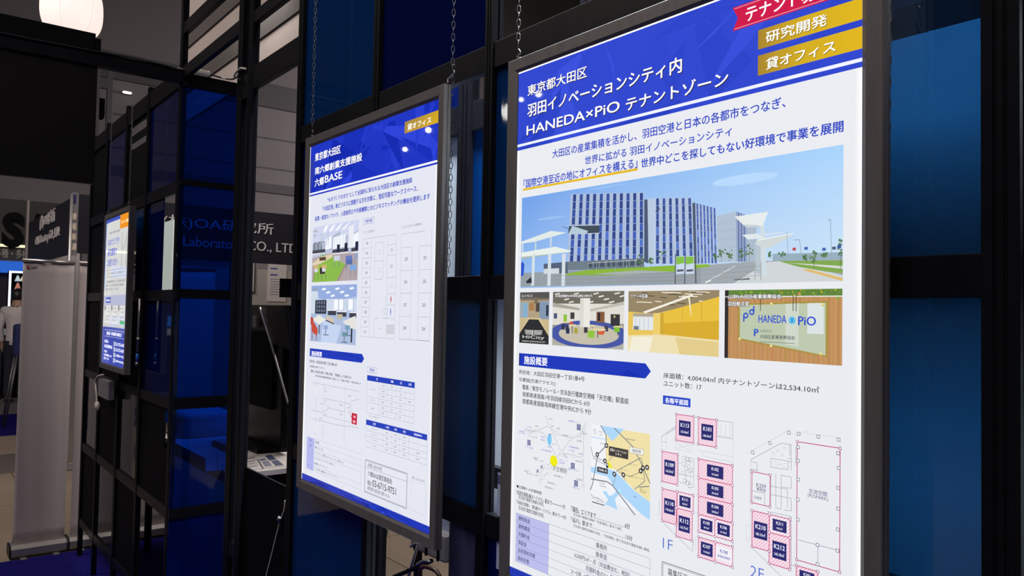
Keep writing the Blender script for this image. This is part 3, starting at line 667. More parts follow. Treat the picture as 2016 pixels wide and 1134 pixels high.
def area3(q):
    z6 = zoom(m3, 990, 800, 3.397); q.conv = z6
    q.pz([(592, 118), (984, 185), (984, 758), (860, 690), (592, 590)], (238, 241, 246), .6)
    q.pz([(690, 140), (984, 185), (984, 640), (870, 552), (760, 430), (700, 400), (688, 330)], (238, 224, 168), 1)
    q.pz([(650, 128), (812, 152), (735, 232), (705, 200)], (172, 214, 248), 1.4)
    q.pz([(590, 405), (700, 415), (760, 440), (865, 552), (984, 640), (984, 760), (925, 720), (760, 560), (700, 470), (590, 440)], (172, 214, 248), 1.4)
    q.pz([(668, 570), (690, 565), (712, 600), (735, 592), (780, 545), (795, 565), (750, 620), (766, 692), (700, 660), (680, 660), (705, 625)], (172, 214, 248), 1.4)
    q.pz([(590, 200), (690, 220), (690, 224), (590, 206)], (172, 214, 248), 1.4)
    q.pz([(700, 360), (722, 385), (735, 415), (705, 412)], (232, 232, 60), 1.8)
    G = (128, 132, 138)
    for pts, w in (([(655, 128), (690, 190), (692, 262), (635, 322), (600, 520), (585, 560)], 2.0), ([(745, 145), (870, 270), (930, 390), (984, 515)], 1.8), ([(590, 485), (700, 505), (735, 530), (885, 728)], 2.2), ([(590, 270), (602, 330), (695, 375)], 1.2), ([(602, 345), (700, 400)], 1.0),
                   ([(760, 432), (920, 345), (930, 360), (950, 500), (880, 555)], 1.3), ([(760, 432), (850, 470), (940, 430)], 1.0), ([(790, 430), (820, 500)], 1.0), ([(910, 540), (980, 535)], 1.6), ([(735, 530), (760, 450)], 1.0), ([(590, 585), (605, 610), (640, 615), (672, 645)], 1.0)):
        q.lz(pts, w, G, 2)
    q.lz([(595, 638), (678, 662)], 1.4, (40, 40, 46), 2)
    for (pts, t, c, f, h) in (([(710, 265), (838, 295), (838, 355), (710, 325)], None, (66, 62, 58), None, 0), ([(848, 270), (940, 290), (938, 328), (848, 308)], '羽田空港', (240, 240, 238), (60, 56, 66), 5.2), ([(632, 405), (702, 418), (700, 448), (632, 438)], '「天空橋」駅', (64, 64, 72), (236, 236, 240), 4)):
        m = [z6(*p) for p in pts]; x0 = (m[0][0]+m[3][0])/2; x1 = (m[1][0]+m[2][0])/2; y0 = (m[0][1]+m[1][1])/2; y1 = (m[2][1]+m[3][1])/2
        q.rect(x0-.5, y0-.5, x1+.5, y1+.5, (110, 106, 104), 2.8); q.rect(x0, y0, x1, y1, c, 3)
        if t: q.tc(t, ((x0+x1)/2, (y0+y1)/2), h, f, .01, 4, .9)
        else:
            q.tc('羽田イノベーション', ((x0+x1)/2, y0+(y1-y0)*.34), 4.6, (236, 232, 224), .01, 4, .85); q.tc('シティ', ((x0+x1)/2, y0+(y1-y0)*.7), 4.6, (236, 232, 224), .01, 4)
    q.lz([(735, 330), (710, 365)], .7, (60, 58, 56), 3)
    for x, y in ((693, 262), (632, 322), (683, 365), (745, 453), (806, 458), (938, 412), (965, 408), (922, 432)):
        c = z6(x, y); q.circ(c, 4.3, (40, 40, 44), 3); q.rect(c[0]-2, c[1]-1, c[0]+2, c[1]+1, (232, 232, 234), 3.3); q.rect(c[0]-.6, c[1]-2.4, c[0]+.6, c[1]+2.4, (232, 232, 234), 3.3)
    c = z6(698, 396); q.rect(c[0]-2.6, c[1]-4, c[0]+2.6, c[1]+4, (40, 44, 70), 3.2); q.rect(c[0]-1.6, c[1]-2.6, c[0]+1.6, c[1], (220, 226, 240), 3.4)
    c = z6(615, 168); q.ring(c, 4, .5, (120, 120, 126), 3); q.line((c[0], c[1]+2), (c[0], c[1]-4), .6, (120, 120, 126), 3)
    K = (112, 104, 92)
    for t, x, y, h in (('首都高速湾岸線', 855, 222, 3), ('京急空港線', 668, 250, 2.6), ('第2ターミナル', 872, 390, 2.8), ('第1ターミナル', 810, 425, 2.8), ('羽田空港第1・第2ターミナル駅', 890, 475, 2.4), ('東京モノレール', 945, 560, 2.8), ('羽田空港線', 935, 572, 2.8), ('多摩川', 885, 605, 3), ('京浜急行電鉄', 665, 515, 2.4), ('首都高速横羽線', 670, 535, 2.4), ('首都高速', 655, 170, 2.4), ('大師橋', 655, 190, 2.4), ('500m', 636, 632, 2.4)):
        q.tc(t, z6(x, y), h, K, 0, 3.6, .9)
p3(area3, 'location_map')

def times3(q):
    z6 = zoom(m3, 990, 800, 3.397); q.conv = z6; K2 = (100, 100, 112)
    for t, a, b, c in (('■主要駅への所要時間', (93, 543), (258, 571), TXT), ('「羽田空港第3線ターミナル」駅まで――――1分', (90, 588), (418, 658), TXT), ('京浜急行電鉄空港線を利用。', (105, 618), (275, 646), K2),
                       ('「羽田空港第1・第2線ターミナル」駅まで―4分', (92, 650), (425, 732), TXT), ('京浜急行電鉄空港線を利用。', (105, 690), (277, 718), K2),
                       ('「蒲田」エリアまで………………………6分', (457, 702), (850, 784), TXT), ('京浜急行電鉄空港線「京急蒲田」駅まで4駅。', (472, 730), (797, 814), K2), ('「品川」駅まで………………………13分', (457, 770), (867, 868), TXT),
                       ('京浜急行電鉄空港線を利用。「京急蒲田」駅で京浜急行電鉄本線に乗換。', (472, 805), (985, 955), K2)):
        q.tz(t, a, b, c, .014, 3)
p3(times3, 'travel_times')

def table3(q):
    z6 = zoom(m3, 990, 800, 3.397); q.conv = z6
    x0 = z6(88, 850)[0]; x1 = z6(306, 900)[0]; x2 = z6(985, 1050)[0]
    ys = [z6(90, y)[1] for y in (712, 768, 820, 873, 927, 980, 1035)]
    q.rect(x0, ys[0], x1, ys[-1], (188, 190, 236), 1)
    for y in ys: q.line((x0, y), (x2, y), .5, (120, 122, 160), 2)
    for x in (x0, x1, x2): q.line((x, ys[0]), (x, ys[-1]), .5, (120, 122, 160), 2)
    h = (ys[1]-ys[0])
    for i, (a, b) in enumerate((('建物用途', '事務所'), ('建物構造', '鉄骨造'), ('月額料金', '6,500円/㎡・月（共益費含む、税別）'), ('保証金', '月額料金の3ヶ月分'), ('当初契約年数', '2～5年  ※契約更新可'), ('契約形態', '定期建物賃貸借契約'))):
        ym = (ys[i]+ys[i+1])/2; g = glyphs(a, 0, 3); hh = 9.2
        q.glyph(a, x0+7, ym+hh/2, x0+7+hh*g[2]*.92, ym-hh/2, (76, 76, 116), .014, 3)
        q.tc(b, ((x1+x2)/2+ (14 if i != 4 else -20), ym), 9.6, (84, 84, 100), .010, 3, .92)
    facets(q, 0, HMM-17, WMM, HMM, (38, 58, 178), 12, 8, 1, 12)
p3(table3, 'conditions_table')

PINK = (196, 60, 120); PFILL = (244, 222, 232); NAVY = (44, 44, 112)
def rooms(q, zz, lst):
    for pts, name, sub, hatch in lst:
        m = [zz(*p) for p in pts]; x0 = (m[0][0]+m[3][0])/2; x1 = (m[1][0]+m[2][0])/2; y0 = (m[0][1]+m[1][1])/2; y1 = (m[2][1]+m[3][1])/2
        if hatch:
            q.rect(x0, y0, x1, y1, PFILL if hatch == 1 else (243, 240, 246), 1); w, h = x1-x0, y1-y0; s = 5.0
            k = s
            while k < w+h:
                a = (x0+min(k, w), y0+max(0, k-w)); b = (x0+max(0, k-h), y0+min(k, h)); q.line(a, b, .7, (226, 150, 182), 1.5); k += s
        for a, b in (((x0, y0), (x1, y0)), ((x1, y0), (x1, y1)), ((x1, y1), (x0, y1)), ((x0, y1), (x0, y0))): q.line(a, b, 1.1, PINK, 2)
        for a in ((x0, y0), (x1, y0), (x1, y1), (x0, y1)):
            q.rect(a[0]-2, a[1]-2, a[0]+2, a[1]+2, (150, 70, 130), 2.3); q.rect(a[0]-1.3, a[1]-1.3, a[0]+1.3, a[1]+1.3, (240, 234, 240), 2.5)
        if sub:
            cx, cy = (x0+x1)/2, (y0+y1)/2; bw = min((x1-x0)*.66, 30); bh = min((y1-y0)*.64, 24); bw = max(bw, 22)
            if hatch == 2: bw *= 1.35
            q.rect(cx-bw/2, cy-bh/2, cx+bw/2, cy+bh/2, NAVY if hatch != 2 else (240, 240, 246), 3)
            fc = (236, 236, 246) if hatch != 2 else (80, 84, 170)
            q.tc(name, (cx, cy-bh*.2), bh*.26, fc, .02, 4, .95); q.tc(sub, (cx, cy+bh*.22), bh*.2, fc, .01, 4, .82)
def plan1(q):
    z7 = zoom(m3, 1280, 790, 3.297); q.conv = z7; G = (140, 142, 158); G2 = (196, 198, 208)
    rooms(q, z7, [([(168, 82), (283, 100), (283, 272), (168, 252)], 'K113', '153.46㎡', 1), ([(313, 105), (430, 122), (430, 298), (313, 280)], 'K101', '160.46㎡', 1), ([(80, 325), (178, 342), (178, 542), (74, 520)], 'K109', '165.59㎡', 1),
                  ([(80, 570), (175, 585), (175, 800), (75, 778)], 'K110', '178.63㎡', 1), ([(175, 590), (280, 605), (280, 718), (172, 695)], 'K111', '98.55㎡', 3), ([(172, 695), (278, 718), (270, 903), (168, 877)], 'K112', '162.75㎡', 1),
                  ([(313, 375), (535, 415), (535, 545), (313, 497)], 'K102', '219.30㎡', 1), ([(313, 497), (535, 545), (535, 665), (313, 617)], 'K103', '206.40㎡', 1), ([(313, 617), (535, 665), (535, 790), (313, 735)], 'K104', '205.85㎡', 1),
                  ([(313, 735), (420, 760), (420, 877), (313, 848)], 'K105', '90.74㎡', 3), ([(420, 760), (535, 790), (535, 910), (420, 877)], 'K106', '101.90㎡', 3), ([(313, 880), (423, 912), (423, 1042), (313, 1010)], 'K107', '114.50㎡', 1), ([(423, 912), (535, 945), (535, 1078), (423, 1042)], 'K108', '管理運営事務室', 2)])
    for pts, c in (([(283, 100), (313, 105)], G), ([(430, 122), (537, 138), (537, 245), (430, 228)], G), ([(440, 135), (440, 222), (520, 235), (520, 150)], G2), ([(460, 140), (460, 225)], G2), ([(490, 148), (490, 230)], G2), ([(75, 228), (168, 162)], G), ([(75, 228), (75, 262), (105, 268), (105, 215), (168, 172)], G), ([(105, 215), (105, 320)], G2), ([(75, 262), (75, 325)], G2),
                   ([(168, 262), (268, 278), (268, 330), (168, 312), (168, 262)], G2), ([(180, 275), (258, 318)], G2), ([(258, 285), (180, 305)], G2), ([(183, 345), (183, 520), (283, 560)], G), ([(232, 352), (232, 545)], G), ([(262, 358), (262, 552)], G2), ([(183, 400), (232, 410)], G2), ([(183, 470), (283, 492)], G), ([(232, 430), (283, 440)], G2), ([(283, 362), (283, 560)], G),
                   ([(75, 778), (275, 975), (280, 905)], G), ([(295, 880), (295, 975)], G2), ([(275, 870), (275, 975)], G2), ([(313, 320), (537, 360)], G2), ([(345, 330), (345, 355), (535, 395)], G2), ([(537, 245), (537, 415)], G2), ([(60, 640), (60, 740)], G), ([(535, 910), (535, 945)], G)):
        q.lz(pts, .6, c, 2)
    rl = random.Random(3)
    for i in range(16):
        a = z7(188+rl.uniform(0, 70), 350+rl.uniform(0, 190)); q.rect(a[0], a[1], a[0]+rl.uniform(2, 8), a[1]+rl.uniform(2, 7), (236, 238, 243), 2.1)
        b = (a[0]+6, a[1]+5); q.line(a, (b[0], a[1]), .5, G, 2.2); q.line((b[0], a[1]), b, .5, G, 2.2); q.line(b, (a[0], b[1]), .5, G, 2.2); q.line((a[0], b[1]), a, .5, G, 2.2)
    q.tz('1F', (82, 950), (147, 905), (90, 116, 208), -.008, 3)
    a = z7(78, 1040); b = z7(400, 1128)
    q.line((a[0], a[1]), (b[0]+120, a[1]), 1.0, (70, 70, 82), 2); q.line(a, (a[0], HMM-25), 1.0, (70, 70, 82), 2); q.line((a[0]+2.2, a[1]+2.2), (b[0]+118, a[1]+2.2), .5, (110, 110, 120), 2); q.line((a[0]+2.2, a[1]+2.2), (a[0]+2.2, HMM-25), .5, (110, 110, 120), 2)
    q.tz('募集区画', (115, 1128), (242, 1125), TXT, .004, 3)
p3(plan1, 'ground_floor_plan')
def plan2(q):
    z8 = zoom(m3, 1450, 790, 3.297); q.conv = z8; G = (140, 142, 158); G2 = (200, 202, 212)
    rooms(q, z8, [([(395, 262), (672, 305), (670, 1110), (390, 1028)], '', '', 0), ([(107, 458), (218, 478), (218, 684), (93, 657)], '', '', 0), ([(107, 710), (213, 735), (213, 972), (95, 944)], 'K210', '183.33㎡', 1), ([(213, 735), (348, 765), (348, 885), (213, 852)], 'K211', '98.55㎡', 3), ([(213, 852), (348, 885), (345, 1092), (211, 1052)], 'K212', '165.78㎡', 1),
                  ([(388, 1066), (528, 1105), (528, 1220), (388, 1180)], 'K201', '160.46㎡', 1)])
    for pts, c in (([(68, 340), (350, 182), (345, 205), (400, 222), (455, 190), (455, 208), (640, 232), (675, 262), (675, 300)], G2), ([(95, 378), (290, 272), (355, 282), (355, 450)], G), ([(95, 378), (95, 392), (133, 400), (133, 452)], G), ([(95, 392), (95, 440)], G2), ([(90, 440), (90, 655)], G), ([(90, 440), (138, 448), (138, 462)], G),
                   ([(222, 370), (335, 388), (335, 445), (222, 428), (222, 370)], G), ([(240, 385), (325, 435)], G2), ([(325, 400), (240, 420)], G2), ([(335, 370), (355, 374), (355, 392), (335, 388)], G), ([(385, 295), (385, 415)], G), ([(345, 282), (345, 352)], G), ([(222, 480), (222, 684)], G), ([(255, 470), (255, 690), (290, 700), (290, 480), (355, 492), (355, 565), (290, 555)], G),
                   ([(222, 550), (330, 572), (330, 690)], G), ([(222, 605), (355, 630), (355, 712), (305, 705)], G), ([(95, 580), (183, 597), (183, 674)], G), ([(400, 900), (528, 933), (660, 968)], (110, 112, 150)), ([(528, 933), (528, 1060)], (110, 112, 150)), ([(95, 944), (345, 1190)], G), ([(62, 800), (88, 806), (88, 905), (62, 898), (62, 800)], G2), ([(200, 715), (355, 748), (355, 1090)], G), ([(90, 690), (90, 800)], G2), ([(350, 1060), (388, 1070)], G)):
        q.lz(pts, .6, c, 2)
    for x, y in ((340, 205), (217, 271), (106, 332), (404, 211), (531, 230), (663, 249), (400, 298), (400, 386), (400, 508), (398, 638), (398, 768), (660, 338), (663, 433), (660, 562), (660, 697), (658, 832), (656, 970), (526, 933), (526, 1058)):
        c = z8(x, y); q.rect(c[0]-2.4, c[1]-2.4, c[0]+2.4, c[1]+2.4, (110, 112, 140), 2.6); q.rect(c[0]-1.6, c[1]-1.6, c[0]+1.6, c[1]+1.6, (240, 242, 246), 2.8)
    for x, y in ((237, 335), (268, 320), (297, 348), (310, 305)):
        c = z8(x, y); q.line((c[0]-2.5, c[1]-2.5), (c[0]+2.5, c[1]+2.5), .6, G2, 2); q.line((c[0]-2.5, c[1]+2.5), (c[0]+2.5, c[1]-2.5), .6, G2, 2)
    N = (84, 88, 130)
    q.tc('交流空間', z8(528, 592), 6.4, N, .004, 3); q.tc('(PiOPARK)', z8(528, 626), 6.0, N, 0, 3); q.tc('K209', z8(160, 548), 5.4, N, .006, 3); q.tc('事務室', z8(160, 574), 5.0, N, .006, 3); q.tc('応接室', z8(138, 626), 4.0, N, .006, 3)
    q.tz('2F', (90, 1134), (178, 1090), (90, 116, 208), -.008, 3)
p3(plan2, 'upper_floor_plan')
# ================================================================= POSTER 2 (middle)
box2 = lightbox('poster_light_box', 'middle hanging light box poster with one gold tab, floor plan and price tables', P2X, P2Z, HW, HH, BZ, 0, .02, REC)
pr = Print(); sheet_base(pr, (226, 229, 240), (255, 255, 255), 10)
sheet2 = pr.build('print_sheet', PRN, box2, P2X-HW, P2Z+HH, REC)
def p2(fn, name, label=None):
    q = Print(m2); fn(q); return q.build(name, PRN, sheet2, P2X-HW, P2Z+HH, REC, label)
pr = Print(); pr.rect(-1.2, 0, .8, HMM, (255, 255, 255), 12); pr.build('light_guide_edge', GLOW, box2, P2X-HW, P2Z+HH, REC)

def hdr2(q):
    z = zoom(m2, 560, 150, 3.24); q.conv = z
    yb = (z(162, 765)[1]+z(972, 566)[1])/2; wa = (z(162, 756)[1]+z(972, 553)[1])/2; wb = (z(162, 744)[1]+z(972, 541)[1])/2
    facets(q, 0, 0, WMM, yb, (32, 54, 194), 34, 11, 1, 14)
    q.poly([(0, 0), (26, 0), (26, yb), (0, yb)], [(48, 62, 150), (40, 56, 170), (40, 56, 170), (48, 62, 150)], 1.25)
    q.rect(0, wb, WMM, wa, (244, 246, 252), 4)
    W = (244, 244, 250); sh = (1.2, 1.4, (26, 30, 90))
    q.tz('東京都大田区', (195, 545), (360, 437), W, .028, 6, sh); q.tz('南六郷創業支援施設', (195, 630), (497, 487), W, .032, 6, sh); q.tz('六郷', (193, 707), (254, 640), W, .032, 6, sh); q.tz('BASE', (258, 681), (369, 603), W, .032, 6, sh)
    A, B, C, D = z(768, 290), z(768, 368), z(975, 222), z(975, 297); x0 = A[0]; yt = (A[1]+C[1])/2; y2 = (B[1]+D[1])/2
    q.poly([(x0, yt), (WMM, yt), (WMM, y2), (x0, y2)], [(160, 132, 74), (204, 164, 36), (214, 172, 36), (176, 140, 66)], 5)
    q.tz('貸オフィス', (785, 348), (938, 255), (246, 246, 240), .028, 7)
p2(hdr2, 'heading_band')

def slog2(q):
    z = zoom(m2, 600, 330, 7.2); C = (66, 82, 188)
    def T(t, l, bot, top, r, rv):
        p = z(l, bot); q.glyph(t, p[0], p[1], z(r, rv)[0], z(l, top)[1], C, .034, 3)
    T('“ものづくりのまち”として全国的に知られる大田区の創業支援施設', 318, 492, 428, 1525, 200)
    T('「大田区発」新ビジネスに挑戦する方を対象に、登記可能なワークスペース、', 255, 620, 552, 1605, 330)
    T('起業・経営のノウハウ、入居者同士や外部機関とのビジネスマッチングの機会を提供します', 145, 760, 696, 1775, 430)
p2(slog2, 'slogan')

def ph_work(q):
    P, poly, rc, cap = art(q, quadbox(m2, (616.3, 447.6), (707.6, 432.3), (614.2, 556), (703, 551.3)))
    rc(0, 0, 1, 1, (188, 194, 216), 1); poly([(0, 0), (1, 0), (1, .18), (.45, .3), (0, .36)], (206, 212, 238), 2)
    for i in range(5): poly([(.28+i*.16, .02+i*.01), (.36+i*.16, .0), (.30+i*.14, .12), (.24+i*.13, .13)], (244, 246, 254), 2.2)
    poly([(.25, .3), (.62, .14), (.62, .42), (.25, .46)], (176, 186, 206), 2.4)
    for u, w in ((.3, .14), (.47, .26), (.9, .1)): poly([(u, .24), (u+w, .2), (u+w, .42), (u, .44)], (240, 244, 252), 3)
    for k in range(4): rc(.5+k*.06, .2, .506+k*.06, .42, (170, 180, 200), 3.1)
    rc(.8, .08, .9, .45, (232, 234, 242), 3.2); rc(0, .3, .22, .5, (150, 160, 178), 2.6)
    for u in (.03, .12, .2): rc(u, .28, u+.02, .5, (96, 106, 120), 3.3); rc(u, .28, u+.07, .3, (120, 130, 146), 3.3)
    for u, v, w in ((.0, .42, .3), (.46, .45, .34), (.86, .46, .14)): rc(u, v, u+w, v+.06, (72, 74, 88), 3.4); rc(u, v+.06, u+w, v+.085, (224, 226, 236), 3.5)
    for u, v in ((.56, .37), (.72, .36), (.94, .36)): rc(u, v, u+.06, v+.14, (38, 42, 66), 3.8)
    poly([(0, .56), (.5, .5), (1, .56), (1, 1), (0, 1)], (176, 164, 166), 3.3)
    poly([(.3, .62), (.48, .58), (.74, .72), (.56, 1), (.02, 1), (.1, .7)], (138, 186, 76), 3.7); poly([(.56, 1), (.74, .72), (.78, .72), (.62, 1)], (160, 144, 136), 3.7)
    poly([(0, .66), (.2, .55), (.46, .52), (.46, .58), (.18, .68), (.02, .7)], (222, 206, 176), 4.2)
    for u in (.04, .22): rc(u, .7, u+.12, .76, (206, 178, 120), 4.4); rc(u+.02, .76, u+.1, .82, (212, 216, 226), 4.4); rc(u+.01, .82, u+.02, .98, (108, 112, 90), 4.4); rc(u+.1, .82, u+.11, .96, (108, 112, 90), 4.4)
    rc(.19, .74, .3, .86, (46, 44, 46), 4.3)
    rc(.17, .56, .32, .62, (86, 66, 54), 4.6)
    r = random.Random(2)
    for i in range(18): q.circ(P(.18+r.uniform(0, .13), .57-r.uniform(0, .07)), 1.6, (60+r.randint(0, 40), 140+r.randint(0, 50), 60), 4.8+.01*i, n=7)
    for i in range(16): q.circ(P((.2 if i % 2 else .36)+r.uniform(-.02, .02), .14+r.uniform(0, .14)), 1.3, (80+r.randint(0, 30), 150+r.randint(0, 30), 100), 4.8+.01*i, n=7)
    for u in (.2, .26, .32, .36): rc(u, .12, u+.008, .36, (168, 180, 206), 4)
    for u, v, c in ((.75, .58, (104, 124, 186)), (.84, .74, (128, 168, 224)), (.76, .64, (90, 110, 170)), (.92, .56, (150, 160, 190)), (.5, .56, (200, 206, 222))):
        rc(u, v, u+.13, v+.09, c, 4.6); rc(u+.01, v+.09, u+.02, v+.2, (120, 128, 160), 4.5); rc(u+.11, v+.09, u+.12, v+.2, (120, 128, 160), 4.5)
    cap('コワーキング', .02, .06, 4.6); cap('スペース', .02, .14, 4.4)
def ph_share(q):
    P, poly, rc, cap = art(q, quadbox(m2, (613.7, 562.7), (703, 559.5), (610.5, 671.7), (700.2, 679.6)))
    rc(0, 0, 1, 1, (178, 194, 226), 1); poly([(0, 0), (1, 0), (1, .2), (.35, .3), (0, .1)], (150, 172, 222), 2)
    for i in range(7): poly([(.24+i*.1, .06+(i % 3)*.06), (.32+i*.1, .04+(i % 3)*.06), (.35+i*.1, .07+(i % 3)*.06), (.27+i*.1, .09+(i % 3)*.06)], (240, 246, 255), 2.3)
    rc(0, .1, .16, .6, (206, 220, 232), 2.4); rc(.35, .24, 1, .44, (206, 216, 236), 2.4)
    for u in (.53, .64, .84): rc(u, .25, u+.09, .42, (244, 248, 255), 3); rc(u+.09, .24, u+.1, .44, (160, 172, 196), 3)
    rc(.1, .26, .36, .5, (42, 48, 62), 3.4)
    for k in range(4):
        for j in range(3): rc(.13+k*.055, .28+j*.07, .165+k*.055, .33+j*.07, (112, 122, 144), 3.6)
    r = random.Random(6)
    for i in range(16): q.circ(P((.13 if i % 2 else .78)+r.uniform(-.03, .03), .22+r.uniform(0, .2)), 1.5, (60, 120+r.randint(0, 40), 70), 4+.01*i, n=7)
    poly([(0, .5), (1, .46), (1, 1), (0, 1)], (170, 188, 222), 3); poly([(.3, .62), (.7, .7), (.6, 1), (.25, 1)], (196, 212, 240), 3.2)
    for u, v, w in ((.4, .42, .18), (.6, .44, .2), (.86, .45, .14)): rc(u, v, u+w, v+.025, (226, 230, 238), 4.1); rc(u, v+.025, u+w, v+.1, (62, 66, 80), 4)
    poly([(.36, .52), (.54, .58), (.54, .66), (.36, .6)], (206, 196, 178), 4.4); poly([(.36, .6), (.54, .66), (.54, .68), (.36, .62)], (60, 60, 66), 4.4); rc(.6, .5, .72, .58, (190, 182, 160), 4.2)
    poly([(.72, .62), (.98, .52), (1, .58), (1, .74), (.86, .72)], (226, 226, 222), 4.6); rc(.9, .72, .93, .96, (50, 52, 60), 4.5)
    poly([(.04, .6), (.2, .52), (.36, .6), (.2, .7)], (230, 232, 224), 4.6); rc(.2, .68, .22, .86, (50, 50, 54), 4.5)
    poly([(.02, .62), (.1, .68), (.18, .78), (.16, .9), (.03, .82)], (198, 76, 58), 4.8); poly([(.0, .56), (.06, .58), (.08, .7), (.0, .7)], (188, 70, 56), 4.7); rc(.04, .84, .055, .98, (150, 70, 60), 4.7); rc(.14, .88, .155, .98, (150, 70, 60), 4.7)
    for u, v, c in ((.72, .8, (110, 150, 160)), (.78, .68, (120, 160, 190)), (.31, .7, (150, 170, 214))): rc(u, v, u+.1, v+.07, c, 4.7); rc(u+.04, v+.07, u+.055, v+.17, (90, 110, 130), 4.6); rc(u-.01, v+.16, u+.12, v+.175, (90, 110, 130), 4.6)
    cap('シェアードオフィス', .02, .05, 4.4)
p2(ph_work, 'coworking_photograph'); p2(ph_share, 'shared_office_photograph')

LN = (128, 130, 142)
def plan(q):
    z = zoom(m2, 570, 400, 3.78); q.conv = z
    A = z(550, 150); B = z(632, 108); y0 = (z(550, 118)[1]+z(632, 102)[1])/2; y1 = (z(550, 157)[1]+z(632, 146)[1])/2
    for a, b in (((A[0], y0), (B[0], y0)), ((B[0], y0), (B[0], y1)), ((B[0], y1), (A[0], y1)), ((A[0], y1), (A[0], y0))): q.line(a, b, .7, (84, 92, 186), 2)
    q.tc('各階平面図', ((A[0]+B[0])/2, (y0+y1)/2), 8.4, (84, 92, 186), .02, 3, .95)
    q.tz('オフィス各室MAP', (551, 221), (634, 196), LN, .01, 3); q.lz([(549, 228), (634, 212)], .5, LN, 2)
    q.tz('シェアードオフィス各室MAP', (833, 182), (985, 143), LN, .01, 3); q.lz([(832, 188), (987, 158)], .5, LN, 2)
    x0 = z(548, 265)[0]; x1 = z(798, 235)[0]; yt = (z(548, 265)[1]+z(798, 235)[1])/2; yb = (z(528, 993)[1]+z(777, 1008)[1])/2; xm = z(610, 262)[0]
    for a, b in (((x0, yt), (x1, yt)), ((x0, yt), (x0, yb)), ((x0, yb), (x1, yb)), ((xm, yt), (xm, yb)), ((x1, yt), (x1, yb))): q.line(a, b, .6, LN, 2)
    for i in range(10):
        ya = yt+(yb-yt)*i/10
        if i: q.line((x0, ya), (xm, ya), .6, LN, 2)
        q.tc('%d' % (301+i), ((x0+xm)/2, ya+(yb-yt)/20), 7.4, (104, 106, 118), .01, 3, .9)
    # meeting rooms
    m0, m1 = z(637, 295), z(703, 292); ma, mb_, mc = z(637, 296)[1], z(636, 432)[1], z(632, 567)[1]
    X0, X1 = m0[0], m1[0]; R = 6
    pts = [(X0+R, ma), (X1-R, ma), (X1-1.5, ma+1.5), (X1, ma+R), (X1, mc-R), (X1-1.5, mc-1.5), (X1-R, mc), (X0+R, mc), (X0+1.5, mc-1.5), (X0, mc-R), (X0, ma+R), (X0+1.5, ma+1.5)]
    for i in range(12): q.line(pts[i], pts[(i+1) % 12], .6, LN, 2)
    q.line((X0, mb_), (X1, mb_), .6, LN, 2)
    for k, (ya, yb2) in enumerate(((ma, mb_), (mb_, mc))):
        q.tc('ミーティング', ((X0+X1)/2, (ya+yb2)/2-4), 4.2, LN, 0, 3, .8); q.tc('ルーム'+'AB'[k], ((X0+X1)/2, (ya+yb2)/2+4), 4.2, LN, 0, 3, .8)
    x2 = z(728, 312)[0]; ry = [z(760, y)[1] for y in (308, 386, 553, 672, 757, 858)]
    for i, y in enumerate(ry): q.line((x2 if i < 3 else x2+5, y), (x1, y), .6, LN, 2)
    q.line((x2, z(728, 280)[1]), (x2, ry[2]), .6, LN, 2); q.line((x2+5, ry[2]), (x2+5, ry[5]), .6, LN, 2); q.line((x2-10, ry[5]), (x1, ry[5]), .6, LN, 2)
    q.tc('311', ((x2+x1)/2, (ry[0]+ry[1])/2), 7.4, (104, 106, 118), .01, 3, .9); q.tc('312', ((x2+x1)/2, (ry[1]+ry[2])/2), 7.4, (104, 106, 118), .01, 3, .9)
    q.tc('カフェ', ((x2+x1)/2+2, (ry[2]+ry[3])/2-4), 4, LN, 0, 3, .8); q.tc('スペース', ((x2+x1)/2+2, (ry[2]+ry[3])/2+4), 4, LN, 0, 3, .8)
    for (ya, yb2, c) in ((ry[3], ry[4], (206, 60, 84)), (ry[4], ry[5], (54, 84, 186))):
        c0 = ((x2+x1)/2+2, (ya+yb2)/2); q.circ((c0[0], c0[1]-6.5), 1.7, c, 3); q.poly([(c0[0]-2.2, c0[1]-4), (c0[0]+2.2, c0[1]-4), (c0[0]+(3 if c[0] > 100 else 1.8), c0[1]+3), (c0[0]-(3 if c[0] > 100 else 1.8), c0[1]+3)], c, 3); q.rect(c0[0]-1.3, c0[1]+3, c0[0]+1.3, c0[1]+9, c, 3)
    a = z(693, 788); b = z(727, 856); q.line(a, (b[0], a[1]), .6, LN, 2); q.line(a, (a[0], b[1]), .6, LN, 2); q.line((b[0], a[1]), b, .6, LN, 2); q.line((a[0], b[1]), b, .6, LN, 2); q.tc('EV', ((a[0]+b[0])/2, (a[1]+b[1])/2), 4.4, LN, 0, 3)
    q.lz([(715, 695), (713, 785)], .6, LN, 2); q.lz([(660, 842), (658, 868)], .6, LN, 2); q.lz([(630, 855), (660, 857)], .6, LN, 2); q.lz([(630, 855), (626, 998)], .6, LN, 2); q.lz([(722, 900), (720, 1003)], .6, LN, 2)
    q.tc('ホール', z(673, 933), 5, LN, 0, 3, .8)
    for k in range(10): q.lz([(722, 905+k*7), (779, 907+k*7)], .7, (150, 140, 146), 2.2)
    # shared offices 201-208
    for (xa, xb, n0, n, dt) in ((832, 913, 205, 4, 0), (967, 1058, 201, 4, -12)):
        X0 = z(xa, 330)[0]; X1 = z(xb, 325)[0]
        ys = [(z(xa, y)[1]+z(xb, y2)[1])/2 for y, y2 in (((333, 325), (505, 497), (672, 669), (843, 843), (1013, 1018)) if n0 == 205 else ((322, 312), (497, 491), (668, 668), (846, 850), (1020, 1027)))]
        for y in ys: q.line((X0, y), (X1, y), .6, LN, 2)
        q.line((X0, ys[0]), (X0, ys[-1]), .6, LN, 2); q.line((X1, ys[0]), (X1, ys[-1]), .6, LN, 2)
